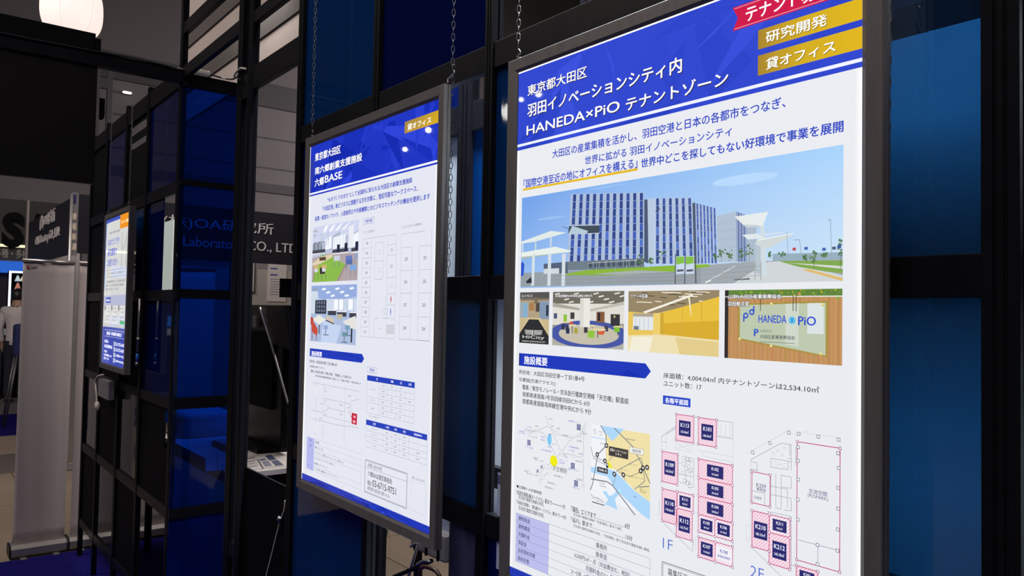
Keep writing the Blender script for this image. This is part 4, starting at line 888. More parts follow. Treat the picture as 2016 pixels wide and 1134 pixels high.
        for i in range(4): q.tc(str(n0+i), ((X0+X1)/2-1, (ys[i]+ys[i+1])/2), 8.4, (104, 106, 118), .01, 3, .9)
    XL = z(832, 300)[0]; XR = z(1058, 250)[0]; yt2 = (z(833, 230)[1]+z(1002, 208)[1])/2; yb2 = z(930, 1016)[1]
    q.line((XL, yt2), (z(1000, 208)[0], yt2), .7, LN, 2); q.lz([(1001, 190), (1001, 220)], .8, LN, 2); q.line((XL, yt2), (XL, z(832, 333)[1]), .6, LN, 2); q.line((XR, z(1060, 200)[1]), (XR, z(1058, 312)[1]), .6, LN, 2); q.line((XL, yb2+1), (XR, yb2+1), .6, LN, 2)
p2(plan, 'floor_plan')

def info2(q):
    z = zoom(m2, 600, 680, 5.156); q.conv = z
    arrowbar(q, z, (52, 30), (52, 108), (580, 85), (603, 132), (580, 178), '施設概要', (68, 104), (175, 66), 5)
    for t, a, b in (('所在地：大田区南六郷三丁目10番16号', (50, 173), (327, 182)), ('位置図(交通アクセス)：', (50, 222), (205, 224)), ('電車／京浜急行本線「六郷土手駅」「雑色駅」より徒歩13分', (62, 272), (472, 312)), ('JR京浜東北線蒲田駅東口 京急バス「六郷小学校」下車 徒歩1分', (105, 320), (570, 378))):
        q.tz(t, a, b, (84, 84, 98), .02, 3)
    G = (140, 142, 154)
    for pts in ([(72, 375), (553, 467)], [(190, 380), (178, 938)], [(410, 422), (398, 1008)], [(122, 368), (108, 905)], [(190, 535), (468, 595)], [(65, 655), (185, 680)], [(60, 738), (320, 805), (545, 835)], [(190, 580), (248, 635), (185, 680)], [(248, 635), (403, 675)], [(468, 595), (465, 820)], [(468, 570), (550, 545)], [(185, 708), (462, 782)]):
        q.lz(pts, .8, G, 2)
    for x, ya, yb in ((119, 400, 530), (110, 765, 900)):
        a = z(x-10, ya); b = z(x+9, yb); q.rect(a[0], a[1], b[0], b[1], (236, 238, 244), 2.4)
        for p_, r_ in (((a[0], a[1]), (b[0], a[1])), ((b[0], a[1]), (b[0], b[1])), ((b[0], b[1]), (a[0], b[1])), ((a[0], b[1]), (a[0], a[1]))): q.line(p_, r_, .5, G, 2.6)
        for k in range(5): q.tc('京急本線駅'[k], ((a[0]+b[0])/2, a[1]+(b[1]-a[1])*(k+.5)/5), 3.4, G, 0, 3)
    for k in range(4): q.tc('第1京浜'[k], z(192, 825+k*22), 3.4, (96, 98, 110), 0, 3)
    for t, x, y in (('●銀行', 212, 432), ('●交番', 212, 462), ('●学校', 212, 562), ('バス停●', 160, 590), ('●バス停', 212, 700), ('郵便局●', 158, 740), ('六郷小学校●', 366, 605), ('バス停●', 440, 630), ('六郷神社●', 368, 700), ('●南六郷中学校', 458, 515)): q.tc(t, z(x, y), 3.8, (104, 106, 118), 0, 3, .85)
    A, B, C = z(478, 685), z(532, 695), z(530, 812); y0 = (A[1]+B[1])/2; q.rect(A[0], y0, B[0], C[1]-1, (196, 36, 66), 3); xm = (A[0]+B[0])/2; ym = (y0+C[1])/2
    q.tc('六郷', (xm, ym-6), 7, (250, 236, 240), .02, 4, .8); q.tc('BASE', (xm, ym+7), 6.4, (250, 236, 240), .02, 4, .7)
    c = z(453, 678); q.ring((c[0], c[1]), 2.2, 1, (206, 70, 100), 3); q.lz([(455, 690), (457, 706)], .8, (206, 70, 100), 3); q.pz([(462, 705), (480, 722), (478, 735)], (196, 36, 66), 3)
p2(info2, 'facility_details')

def tables(q):
    z = zoom(m2, 560, 680, 2.497); q.conv = z; HB = (40, 66, 186); G = (120, 124, 176); K = (96, 96, 112)
    a = z(408, 103); b = z(455, 112); c = z(408, 130); yb = z(455, 139)[1]; y0 = (a[1]+b[1])/2; y1 = (c[1]+yb)/2
    for p_, r_ in (((a[0], y0), (b[0], y0)), ((b[0], y0), (b[0], y1)), ((b[0], y1), (a[0], y1)), ((a[0], y1), (a[0], y0))): q.line(p_, r_, .6, (90, 96, 190), 2)
    q.tc('利用料金', ((a[0]+b[0])/2, (y0+y1)/2), 7.6, (84, 92, 186), .02, 3, .9)
    # table one
    xs = [z(x, y)[0] for x, y in ((407, 148), (467, 156), (508, 162), (552, 168), (595, 174), (641, 180))]
    yt = (z(407, 147)[1]+z(641, 180)[1])/2; yh = (z(405, 172)[1]+z(641, 210)[1])/2; ybm = (z(400, 330)[1]+z(633, 383)[1])/2
    q.rect(xs[0], yt, xs[-1], yh, HB, 2); rows = 6; rh = (ybm-yh)/rows
    for i, t in ((0.5, '1F'), (2.5, '1時間'), (3.5, '1日'), (4.5, '1か月')):
        k = int(i); x = (xs[0]+xs[2])/2 if i < 1 else (xs[k]+xs[k+1])/2; q.tc(t, (x, (yt+yh)/2), 6.2, (236, 238, 250), .02, 4, .9)
    for i in range(rows+1): q.line((xs[0] if i in (0, 3, 4, 6) else xs[1], yh+i*rh), (xs[-1], yh+i*rh), .5, G, 2.2)
    for i, x in enumerate(xs): q.line((x, yh), (x, ybm), .5, G, 2.2)
    for t, r0, r1 in (('オープンスペース', 0, 3), ('セミナールーム', 3, 4), ('試作室2', 4, 6)): q.tc(t, ((xs[0]+xs[1])/2, yh+(r0+r1)/2*rh), 4.4, K, 0, 3, .72)
    for i, row in enumerate((('個人利用', '¥500', '¥1,000', '－'), ('学生利用', '－', '¥500', '－'), ('貸切利用', '¥3,000', '¥20,000', '¥300,000'), ('貸切利用', '¥1,500', '¥8,500', '－'), ('個人利用', '¥1,000', '¥3,500', '－'), ('貸切利用', '－', '¥6,500', '－'))):
        for j, t in enumerate(row):
            if t == '－': m = ((xs[j+1]+xs[j+2])/2, yh+(i+.5)*rh); q.line((m[0]-1.5, m[1]), (m[0]+1.5, m[1]), .6, K, 3)
            else: q.tc(t, ((xs[j+1]+xs[j+2])/2, yh+(i+.5)*rh), 4.2, K, 0, 3, .8)
    q.tc('※3Dプリンターの利用料は別途です。', z(440, 352), 3.2, K, 0, 3)
    # table two
    xs = [z(x, y)[0] for x, y in ((402, 366), (485, 386), (527, 396), (567, 405), (613, 416), (702, 437))]
    yt = (z(402, 365)[1]+z(702, 437)[1])/2; yh = (z(400, 390)[1]+z(702, 466)[1])/2; ybm = (z(398, 498)[1]+z(698, 587)[1])/2; rows = 4; rh = (ybm-yh)/rows
    q.rect(xs[0], yt, xs[-1], yh, HB, 2)
    for i, t in enumerate(('2F-3F', '1～3年目', '4年目', '5年目', '保証金(初年度のみ)')): q.tc(t, ((xs[i]+xs[i+1])/2, (yt+yh)/2), 5.8, (236, 238, 250), .02, 4, .8)
    for i in range(rows+1): q.line((xs[0], yh+i*rh), (xs[-1], yh+i*rh), .5, G, 2.2)
    for x in xs: q.line((x, yh), (x, ybm), .5, G, 2.2)
    for i, row in enumerate((('コワーキングスペース', '¥8,000', '¥10,000', '¥10,000', '－'), ('シェアードオフィス', '¥10,000', '¥15,000', '¥15,000', '－'), ('オフィス(301~311号室)', '¥40,000', '¥58,000', '¥78,000', '¥128,000'), ('オフィス(312号室)', '¥66,000', '¥88,000', '¥110,000', '¥198,000'))):
        for j, t in enumerate(row):
            m = ((xs[j]+xs[j+1])/2, yh+(i+.5)*rh)
            if t == '－': q.line((m[0]-1.5, m[1]), (m[0]+1.5, m[1]), .6, K, 3)
            else: q.tc(t, m, 4.4, K, 0, 3, .72 if j == 0 else .8)
p2(tables, 'price_tables')

def foot(q):
    z = zoom(m2, 560, 680, 2.497); q.conv = z; K = (96, 96, 112)
    # floor table
    x0 = (z(112, 447)[0]+z(107, 603)[0])/2; x1 = (z(147, 458)[0]+z(143, 616)[0])/2; xm = x0+(x1-x0)*.5; x2 = z(379, 560)[0]
    y0 = (z(112, 447)[1]+z(147, 459)[1])/2; y1 = (z(107, 603)[1]+z(143, 616)[1])/2; n = 6; h = (y1-y0)/n
    q.rect(x0, y0, x1, y1, (182, 186, 240), 2)
    for i in (0, 1, 2, 3, 5, 6): q.line((x0 if i < 3 or i == 6 else xm, y0+i*h), (x2, y0+i*h), .5, (150, 152, 176), 2.3)
    q.line((x2, y0), (x2, y1), .5, (150, 152, 176), 2.3); q.line((xm, y0+2*h), (xm, y1), .5, (150, 152, 200), 2.3)
    for t, r in (('規模', .5), ('構造', 1.5)): q.tc(t, ((x0+x1)/2, y0+r*h), 7, (96, 100, 170), .01, 3)
    for k in range(4): q.tc('フロア構成'[k] if k < 3 else '構', (x0+(xm-x0)/2, y0+(2.5+k*.95)*h), 5.6, (96, 100, 170), .01, 3)
    for t, r in (('1F', 2.5), ('2F', 3.5), ('3F', 5.5)): q.tc(t, ((xm+x1)/2, y0+r*h), 6.4, (110, 114, 190), 0, 3, .8)
    for i, t in enumerate(('地上3階建', '鉄筋コンクリート造', 'オープンスペース、試作室、セミナールーム、トイレ、誰でもトイレ', 'コワーキングスペース、シェアードオフィス(全8ブース)、', '会議室(4室)、カフェスペース、トイレ', 'オフィス(全12室)、会議室(2室)、カフェスペース、ラウンジ、トイレ')):
        g = glyphs(t, 0, 2); hh = 7.0; w = min(hh*g[2]*.82, x2-x1-8); q.glyph(t, x1+5, y0+(i+.5)*h+hh/2, x1+5+w, y0+(i+.5)*h-hh/2, (112, 112, 126), .016, 3, 2)
    # contact box
    a, b, c, d = z(398, 562), z(605, 628), z(392, 722), z(600, 800); X0 = (a[0]+c[0])/2; X1 = (b[0]+d[0])/2; Y0 = (a[1]+b[1])/2; Y1 = (c[1]+d[1])/2
    for e in (0, 2.4):
        for p_, r_ in (((X0+e, Y0+e), (X1-e, Y0+e)), ((X1-e, Y0+e), (X1-e, Y1-e)), ((X1-e, Y1-e), (X0+e, Y1-e)), ((X0+e, Y1-e), (X0+e, Y0+e))): q.line(p_, r_, .7 if e else 1, (70, 70, 82), 2)
    yl = (z(398, 601)[1]+z(604, 667)[1])/2; q.line((X0, yl), (X1, yl), .7, (110, 110, 122), 2)
    q.tz('お問い合わせ先', (410, 597), (480, 600), (92, 92, 104), .006, 3); q.tz('六郷BASE運営事務局', (410, 641), (528, 657), (84, 84, 96), .01, 3)
    q.tz('電話', (408, 684), (427, 668), (84, 84, 96), .01, 3); q.tz('03-6715-9751', (432, 692), (549, 704), (66, 66, 78), .012, 3); q.tz('東京都大田区南六郷3-10-16', (408, 709), (517, 732), (104, 104, 116), .006, 3)
    q.tz('詳しくはこちら', (628, 655), (690, 663), (84, 84, 96), .01, 3)
    a, b, c, d = z(622, 662), z(697, 690), z(618, 808), z(692, 834); X0 = (a[0]+c[0])/2; X1 = (b[0]+d[0])/2; Y0 = (a[1]+b[1])/2; Y1 = (c[1]+d[1])/2
    for p_, r_ in (((X0, Y0), (X1, Y0)), ((X1, Y0), (X1, Y1)), ((X1, Y1), (X0, Y1)), ((X0, Y1), (X0, Y0))): q.line(p_, r_, .5, (176, 178, 188), 2)
    yb = (z(92, 632)[1]+z(713, 886)[1])/2
    facets(q, 0, yb, WMM, HMM, (34, 56, 182), 16, 21, 1, 20)
p2(foot, 'contact_section')

# ================================================================= POSTER 1 (far left, one size smaller)
Y1P = -.03
def q1(u, v): return onY(u, v, Y1P)
_a, _b, _c, _d = q1(206.7, 433.3), q1(251.7, 418.3), q1(198.9, 712), q1(242.6, 727.2)
hw1 = ((_b.x-_a.x)+(_d.x-_c.x))/4; hh1 = ((_a.z-_c.z)+(_b.z-_d.z))/4
P1X = (_a.x+_b.x+_c.x+_d.x)/4; P1Z = (_a.z+_b.z+_c.z+_d.z)/4
box1 = lightbox('poster_light_box', 'small far light box poster with orange tab and blue contact section, at left', P1X, P1Z, hw1, hh1, .032, Y1P, .03, REC)
W1, H1 = hw1*2000, hh1*2000
pr = Print(); pr.rect(0, 0, W1, H1, (216, 218, 216), 0)
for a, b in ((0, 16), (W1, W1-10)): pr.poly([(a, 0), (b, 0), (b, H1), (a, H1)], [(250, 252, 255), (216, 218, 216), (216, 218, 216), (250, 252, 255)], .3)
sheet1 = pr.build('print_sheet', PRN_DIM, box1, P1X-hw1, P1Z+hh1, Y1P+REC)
def p1(fn, name):
    q = Print(); fn(q); return q.build(name, PRN_DIM, sheet1, P1X-hw1, P1Z+hh1, Y1P+REC)
def U(u, v): return (u*W1, v*H1)
def G1(q, t, u0, u1, vc, vh, c, b=.02, L=4): q.glyph(t, W1*u0, H1*(vc+vh/2), W1*u1, H1*(vc-vh/2), c, b, L)
def R1(q, u0, v0, u1, v1, c, L=2): q.rect(W1*u0, H1*v0, W1*u1, H1*v1, c, L)
def top1(q):
    R1(q, 0, 0, 1, .024, (62, 84, 190), 1)
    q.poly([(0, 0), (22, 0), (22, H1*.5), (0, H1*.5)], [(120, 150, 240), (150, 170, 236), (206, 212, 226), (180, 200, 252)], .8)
    q.poly([(22, H1*.024), (40, H1*.024), (22, H1*.034)], (62, 84, 190), .9)
    R1(q, .63, 0, 1, .092, (240, 150, 30), 2); G1(q, 'ワンストップ相談', .67, .98, .05, .022, (252, 226, 190))
    G1(q, '製造業・研究開発・実証実験', .18, .62, .1, .017, (104, 104, 120))
    G1(q, 'ものづくりや', .12, .62, .163, .05, (84, 92, 178), .03); G1(q, '研究開発で', .12, .54, .235, .052, (84, 92, 178), .035); G1(q, 'お困りの方へ', .12, .6, .305, .05, (84, 92, 178), .03)
    for u in (.73, .92): R1(q, u, .12, u+.025, .35, (176, 176, 176), 2)
    q.poly([(W1*.74, H1*.18), (W1*.8, H1*.22), (W1*.88, H1*.18), (W1*.93, H1*.12), (W1*.93, H1*.16), (W1*.86, H1*.22), (W1*.8, H1*.245)], (190, 190, 190), 2.2)
p1(top1, 'headline')
def mid1(q):
    R1(q, .08, .356, .94, .359, (150, 150, 146)); R1(q, .08, .403, .94, .406, (150, 150, 146))
    G1(q, 'ものづくりに関わるあらゆるご相談をサポート', .1, .92, .381, .018, (116, 116, 122))
    for i, (t, w) in enumerate((('大田区産業振興協会では、製造業の皆様の', .93), ('開発・加工・試作の相談に専門の相談員が', .88), ('無料でお応えしています。', .68))): G1(q, t, .08, w, .437+i*.026, .017, (110, 110, 116))
    q.poly([(0, H1*.535), (W1, H1*.528), (W1, H1*.6), (0, H1*.6)], (186, 190, 216), 1); R1(q, 0, .6, 1, .745, (206, 207, 208), 1)
    R1(q, .12, .545, .33, .583, (62, 78, 180), 2); G1(q, '相談の流れ', .14, .31, .565, .017, (226, 228, 240))
    for i in range(3):
        u = .07+i*.31; R1(q, u, .602, min(1, u+.27), .725, (228, 229, 226), 3); q.circ((W1*(u+.015), H1*.617), W1*.03, (150, 144, 140), 3.3, H1*.02)
        for k, t in enumerate(('お問い合わせ', 'フォーム送信', '担当者が確認', 'ご連絡します')): G1(q, t, u+.05, u+.24, .62+k*.022+(.012 if k > 1 else 0), .014, (120, 120, 132))
    R1(q, .76, .70, .96, .722, (92, 190, 92), 4)
p1(mid1, 'consulting_steps')
def contact1(q):
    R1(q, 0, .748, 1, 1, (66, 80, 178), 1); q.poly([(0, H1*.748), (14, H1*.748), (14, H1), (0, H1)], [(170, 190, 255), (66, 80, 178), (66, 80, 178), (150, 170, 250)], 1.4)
    R1(q, .1, .768, 1, .7705, (214, 216, 236)); R1(q, .1, .812, 1, .8145, (214, 216, 236))
    G1(q, '製造業・研究開発 相談窓口', .2, .86, .792, .022, (232, 232, 244), .03)
    for t, u1, v, h in (('公益財団法人', .3, .848, .019), ('大田区産業振興協会', .48, .882, .022), ('〒144-0035', .24, .918, .016), ('大田区南蒲田1-20-20', .46, .943, .016), ('産業プラザ内', .34, .967, .016)): G1(q, t, .1, u1, v, h, (222, 224, 242), .03)
    for i, t in enumerate(('03-3733-6405', '03-3733-6459', 'pio@pio-ota.jp', 'https://www.pio-ota.jp')):
        v = .856+i*.0365; R1(q, .54, v-.014, .61, v+.014, (236, 238, 248), 3); R1(q, .565, v-.008, .585, v+.008, (66, 80, 178), 4); G1(q, t, .64, .98, v, .021, (222, 224, 242), .03)
p1(contact1, 'contact_section')
# ================================================================= setting
def zr(r): return r+1.745
def floor_mat():
    m = mat('tan_hall_floor', (.26, .205, .16), .55, noise=.12, nscale=1.2); nt = m.node_tree; b = nt.nodes['Principled BSDF']
    src = b.inputs['Base Color'].links[0].from_socket
    tc = nt.nodes.new('ShaderNodeTexCoord'); br = nt.nodes.new('ShaderNodeTexBrick'); br.inputs['Scale'].default_value = 1
    br.inputs['Brick Width'].default_value = 1.8; br.inputs['Row Height'].default_value = .9; br.inputs['Mortar Size'].default_value = .006
    br.inputs['Color1'].default_value = (1, 1, 1, 1); br.inputs['Color2'].default_value = (.86, .84, .82, 1); br.inputs['Mortar'].default_value = (.3, .28, .26, 1)
    nt.links.new(tc.outputs['Object'], br.inputs['Vector'])
    mx = nt.nodes.new('ShaderNodeMix'); mx.data_type = 'RGBA'; mx.blend_type = 'MULTIPLY'; mx.inputs[0].default_value = 1
    nt.links.new(src, mx.inputs[6]); nt.links.new(br.outputs['Color'], mx.inputs[7]); nt.links.new(mx.outputs[2], b.inputs['Base Color']); return m
MAT['floor'] = floor_mat()
MAT['tile'] = mat('dark_floor_strip', (.10, .085, .075), .6, noise=.2, nscale=2)
tag(MB().box(-20.5, 6, -12, 24, -.2, 0).build('floor', MAT['floor']), kind='structure')
tag(MB().box(-9.9, -8.7, -6, .55, 0.0, .003).build('trim_1', MAT['tile']), kind='structure')
tag(MB().box(-5.45, 3, -4.5, 1.45, 0.0, .006).build('carpet', MAT['carpet']), kind='structure')
tag(MB().box(-15.4, -11.4, -6, 1.1, 0.0, .006).build('carpet.001', MAT['carpet']), kind='structure')
hw = MB().box(-20.4, -20, -12, 24, 0, 14).build('wall_back', MAT['hall']); tag(hw, kind='structure')
a = onX(270, 104, -19.95).z; b0 = onX(530, 212, -19.95).z; b1 = onX(530, 166, -19.95).z
tag(MB().box(-20, -19.9, -12, 24, b0, b1).build('trim_2', MAT['halldark']), kind='structure')
t0 = onX(530, 370, -19.9).z
tag(MB().box(-20, -19.93, -12, 24, t0-.12, t0+.12).build('trim_3', MAT['halldark']), kind='structure')
for i, v in enumerate((272, 331)):
    zc = onX(530, v, -19.95).z; tag(MB().box(-20, -19.985, -12, 24, zc-.02, zc+.02).build('trim_%d' % (4+i), MAT['halldark']), kind='structure')
tag(MB().box(-20.4, 6, -12, 24, 13.6, 14).build('ceiling', mat('dark_hall_ceiling', (.03, .028, .028), .9, noise=.1, nscale=.5)), kind='structure')
# ceiling girders seen in the gap above the near poster
for i, yy in enumerate((3.5, 6.5, 9.5)):
    tag(MB().box(-12, 4, yy, yy+.35, 11.6, 12.1).build('trim_%d' % (6+i), MAT['halldark']), kind='structure')

# ================================================================= lattice partition behind the posters
YF, PD = .06, .028            # front face and depth of the slim profiles
GROOVE = .004
def post(par, x0, x1, y0=YF, d=PD, z0=.006, z1=3.7):
    m = MB(); w = x1-x0; g = min(.004, w*.12)
    # extruded profile with a slot in the face
    prof = [(x0, y0), (x0+w*.3, y0), (x0+w*.3, y0+GROOVE), (x0+w*.42, y0+GROOVE), (x0+w*.42, y0), (x0+w*.58, y0), (x0+w*.58, y0+GROOVE), (x0+w*.7, y0+GROOVE), (x0+w*.7, y0), (x1, y0),
            (x1, y0+d*.35), (x1-g, y0+d*.35), (x1-g, y0+d*.65), (x1, y0+d*.65), (x1, y0+d), (x0, y0+d)]
    n = len(prof); vs = [(x, y, z0) for x, y in prof]+[(x, y, z1) for x, y in prof]
    m.add(vs, [(i, (i+1) % n, n+(i+1) % n, n+i) for i in range(n)]+[tuple(range(n)), tuple(range(2*n-1, n-1, -1))])
    return m.build('post', MAT['black'], par)
def rail(par, x0, x1, r0, r1, y0=YF+.003, d=PD-.006):
    return MB().box(x0, x1, y0, y0+d, zr(r0), zr(r1)).build('rail', MAT['black'], par, bevel=.0015)
def pane(par, x0, x1, r0, r1, m, y=YF+.014, name='acrylic_panel', th=.004):
    return MB().box(x0, x1, y, y+th, zr(r0), zr(r1)).build(name, m, par)

LV = [(.035, .09), (.56, .62), (-.49, -.44), (-1.01, -.955), (-1.53, -1.475)]
pr_ = thing('lattice_partition', 'long black lattice partition with blue acrylic panels behind the two nearer posters', 'partition', (-.8, YF, .006))
XS = [(-2.313, -2.265), (-2.189, -2.150), (-1.707, -1.672), (-1.169, -1.137), (-.631, -.600), (-.105, -.073), (.405, .447), (.457, .50), (.98, 1.02)]
for x in XS: post(pr_, *x)
def sp(i): return XS[i][1], XS[i+1][0]
for i in (2, 3, 4, 5, 7):
    for k, (r0, r1) in enumerate(LV):
        if i in (3,) and k >= 3: continue
        rail(pr_, *sp(i), r0, r1)
    if i in (2, 3): rail(pr_, *sp(i), 1.44, 1.50)
rail(pr_, *sp(1), .852, .939)                       # over the open bay
rail(pr_, *sp(1), 1.109, 1.157); rail(pr_, *sp(1), 1.33, 1.385); rail(pr_, *sp(1), 1.56, 1.61)
rail(pr_, *sp(0), .83, .93); rail(pr_, *sp(0), -.955, -.90)
PM1 = (-3.155, -3.120)
for r0, r1 in ((1.113, 1.17), (1.331, 1.389), (1.56, 1.61)): rail(pr_, PM1[1], XS[0][0], r0, r1)
# panels, front layer
B, N = MAT['blue'], MAT['navy']
pane(pr_, *sp(2), .62, 1.44, B); pane(pr_, *sp(3), .62, 1.44, N)
pane(pr_, *sp(2), .09, .56, N); pane(pr_, *sp(2), -.44, .035, N); pane(pr_, *sp(2), -.955, -.49, B); pane(pr_, *sp(2), -1.475, -1.01, N)
pane(pr_, *sp(3), -.44, .035, B)
pane(pr_, *sp(4), .09, .56, B); pane(pr_, *sp(4), -.955, -.49, N); pane(pr_, *sp(4), -1.475, -1.01, N)
for r0, r1 in ((.09, .56), (-.44, .035), (-.955, -.49), (-1.475, -1.01)):
    pane(pr_, *sp(5), r0, r1, MAT['pale']); pane(pr_, *sp(7), r0, r1, N)
# back layer
YB = .385
for x in ((-2.20, -2.15), (-1.70, -1.65), (-1.211, -1.140), (-.66, -.60), (-.11, -.06), (.42, .48), (.98, 1.03)): post(pr_, x[0], x[1], YB, .03)
for x0, x1 in ((-2.15, -1.70), (-1.65, -1.211), (-1.14, -.66), (-.60, -.11), (-.06, .42), (.48, .98)):
    for r0, r1 in ((.045, .114), (.565, .655), (-.50, -.44), (-1.02, -.955), (1.12, 1.2)):
        if x0 < -2: 
            if r0 != 1.12: continue
        rail(pr_, x0, x1, r0, r1, YB+.002, .026)
pane(pr_, -1.65, -1.211, .118, .565, mat('pale_grey_board', (.29, .325, .36), .5, noise=.04, nscale=3), YB+.012, 'white_board', .006)
pane(pr_, -1.65, -1.211, .655, 1.12, N, YB+.012)
pane(pr_, -1.14, -.66, .118, .565, B, YB+.012)
# white boards that close the back of the wall
YW = .47
for x0, x1, r0, r1 in ((-1.62, -1.16, -.72, .045), (-1.145, -.62, -.95, .56), (-.61, -.08, -1.72, .53), (-.07, .43, -1.72, .53), (.44, 1.0, -1.72, .53)):
    pane(pr_, x0, x1, r0, r1, MAT['white'], YW, 'white_board', .012)
# dark lower board and printed leaflet at the foot of the middle bay
pane(pr_, -.755, -.636, -1.70, -.49, mat('worn_blue_grey_board', (.030, .036, .085), .5, noise=.5, nscale=14), YF+.02, 'lower_board', .006)
lf = Print(); lf.rect(0, 0, 120, 210, (150, 160, 190), 0); lf.rect(0, 6, 120, 26, (70, 80, 120), 1); lf.rect(10, 40, 60, 90, (90, 100, 130), 1); lf.rect(10, 104, 100, 150, (96, 112, 170), 1); lf.rect(70, 40, 110, 60, (40, 40, 60), 1)
FLAT = flat_print_mat('printed_leaflet')
lfo = lf.build('leaflet', FLAT, pr_, -.567, zr(-.345), YF+.012)
pane(pr_, -.6, -.107, -.56, -.49, MAT['blackflat'], YF+.018, 'lower_board', .006)

# black counter front in the open bay
pane(pr_, XS[1][1], XS[2][0], -1.739, -.60, MAT['blackflat'], YF+.02, 'counter_front', .008)

# left run of the lattice
pl = thing('lattice_partition', 'far left run of the black lattice partition behind the small orange-tabbed poster', 'partition', (-4.2, YF, .006))
XL = [(-5.345, -5.305), (-4.85, -4.815), (-4.288, -4.25), (-3.77, -3.735), PM1]
for i, x in enumerate(XL): post(pl, *x, z1=zr(1.21) if i < 4 else 3.7)
def sl(i): return XL[i][1], XL[i+1][0]
for i in range(4):
    for r0, r1 in LV: rail(pl, *sl(i), r0, r1)
    rail(pl, *sl(i), 1.085, 1.18)
pane(pl, *sl(3), .62, 1.085, N); pane(pl, *sl(3), -.44, .035, N)
pane(pl, *sl(2), .09, .56, B); pane(pl, *sl(2), -.44, .035, MAT['blackflat'], name='black_panel'); pane(pl, *sl(2), -1.475, -1.01, MAT['blackflat'], name='black_panel')
pane(pl, *sl(1), .62, 1.085, N); pane(pl, *sl(1), .09, .56, MAT['blackflat'], name='black_panel'); pane(pl, *sl(1), -.44, .035, MAT['blackflat'], name='black_panel'); pane(pl, *sl(1), -.955, -.49, MAT['blackflat'], name='black_panel')
pane(pl, *sl(0), .62, 1.085, MAT['blackflat'], name='black_panel'); pane(pl, *sl(0), .09, .56, MAT['blackflat'], name='black_panel'); pane(pl, *sl(0), -.44, .035, MAT['blackflat'], name='black_panel'); pane(pl, *sl(0), -1.475, -1.01, MAT['blackflat'], name='black_panel')
pane(pl, XL[3][1], onY(314, 500, YF).x, .09, .56, N)
_z = [onY(271, v, YF).z-1.745 for v in (240, 257, 272, 285)]
for r0, r1 in ((.62, _z[3]), (_z[2], _z[1]), (_z[0], 1.085)): pane(pl, *sl(2), r0, r1, MAT['blackflat'], name='black_panel')
pane(pl, *sl(3), -1.735, -1.56, MAT['blackflat'], name='black_panel') if False else None
for i_, r0, r1 in ((0, -.955, -.49), (2, -.955, -.49), (1, -1.475, -1.01)): pane(pl, *sl(i_), r0, r1, MAT['smoke'])
_xk = onY(318, 860, YF).x; _zt, _zb = onY(333, 838, YF).z-1.745, onY(333, 893, YF).z-1.745
pane(pl, XL[3][1], _xk, -.955, -.49, MAT['blackflat'], name='black_panel'); pane(pl, _xk, XL[4][0], _zt, -.49, B); pane(pl, _xk, XL[4][0], -.955, _zb, MAT['blackflat'], name='black_panel')
# white board, the light on it put in as emission, seen through the bay beside the small poster
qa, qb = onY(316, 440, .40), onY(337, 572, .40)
MB().box(qa.x, qb.x, .40, .41, qb.z, qa.z).build('glow_board', mat('glowing_white_board', (.6, .62, .6), .5, noise=.05, nscale=3, emis=(.80, .88, .80), estr=.42), pl)
MB().box(-6.6, -5.9, .40, .41, zr(-.5), zr(.9)).build('grey_board', MAT['grey'], pl)

# cross wall in the gap: posts, rails and panels running away from the viewer
pc = thing('lattice_cross_wall', 'short blue acrylic cross wall running back from the lattice between two posters', 'partition', (-3.1, .2, .006))
XC = -3.10
for y0, y1 in ((.36, .40),):
    MB().box(XC-.02, XC+.02, y0, y1, .006, zr(1.14)).build('post', MAT['black'], pc, bevel=.002)
for r0, r1 in ((1.075, 1.14), (.595, .624), (.047, .093), (-.485, -.43), (-1.005, -.957), (-1.53, -1.475)):
    MB().box(XC-.0195, XC+.004, YF+.003, .359, zr(r0), zr(r1)).build('rail', MAT['black'], pc, bevel=.0015)
for r0, r1, m in ((.624, 1.075, MAT['clear_blue']), (.093, .595, MAT['clear_blue']), (-.43, .047, MAT['clear_blue']), (-.957, -.485, MAT['clear_blue']), (-1.475, -1.005, N)):
    MB().box(XC-.010, XC-.006, YF+.003, .359, zr(r0), zr(r1)).build('acrylic_panel', m, pc)

# entrance header: beam, dark glossy fascia and a raised cap
pe = thing('entrance_header', 'black glossy header box over the booth entrance at upper left', 'header', (XC, -1.2, zr(.548)))
gl = mat('gloss_black_laminate', (.007, .006, .007), .3, 0, .2, .2, 2)
MB().box(XC-.03, XC+.0, -3.4, -.305, zr(.552), zr(1.088)).build('fascia_panel', gl, pe, bevel=.002)
MB().box(XC-.03, XC+.012, -3.4, YF-.002, zr(1.088), zr(1.152)).build('beam', MAT['black'], pe, bevel=.002)
MB().box(XC-.028, XC+.004, -3.4, -.318, zr(1.153), zr(1.236)).build('cap_board', MAT['blackflat'], pe, bevel=.002)
MB().box(XC-.028, XC+.004, -.317, -.296, zr(1.153), zr(1.215)).build('end_block', MAT['blackflat'], pe)
MB().box(XC-.03, XC+.0, -3.44, -3.4, .006, zr(1.236)).build('post', MAT['black'], pe)

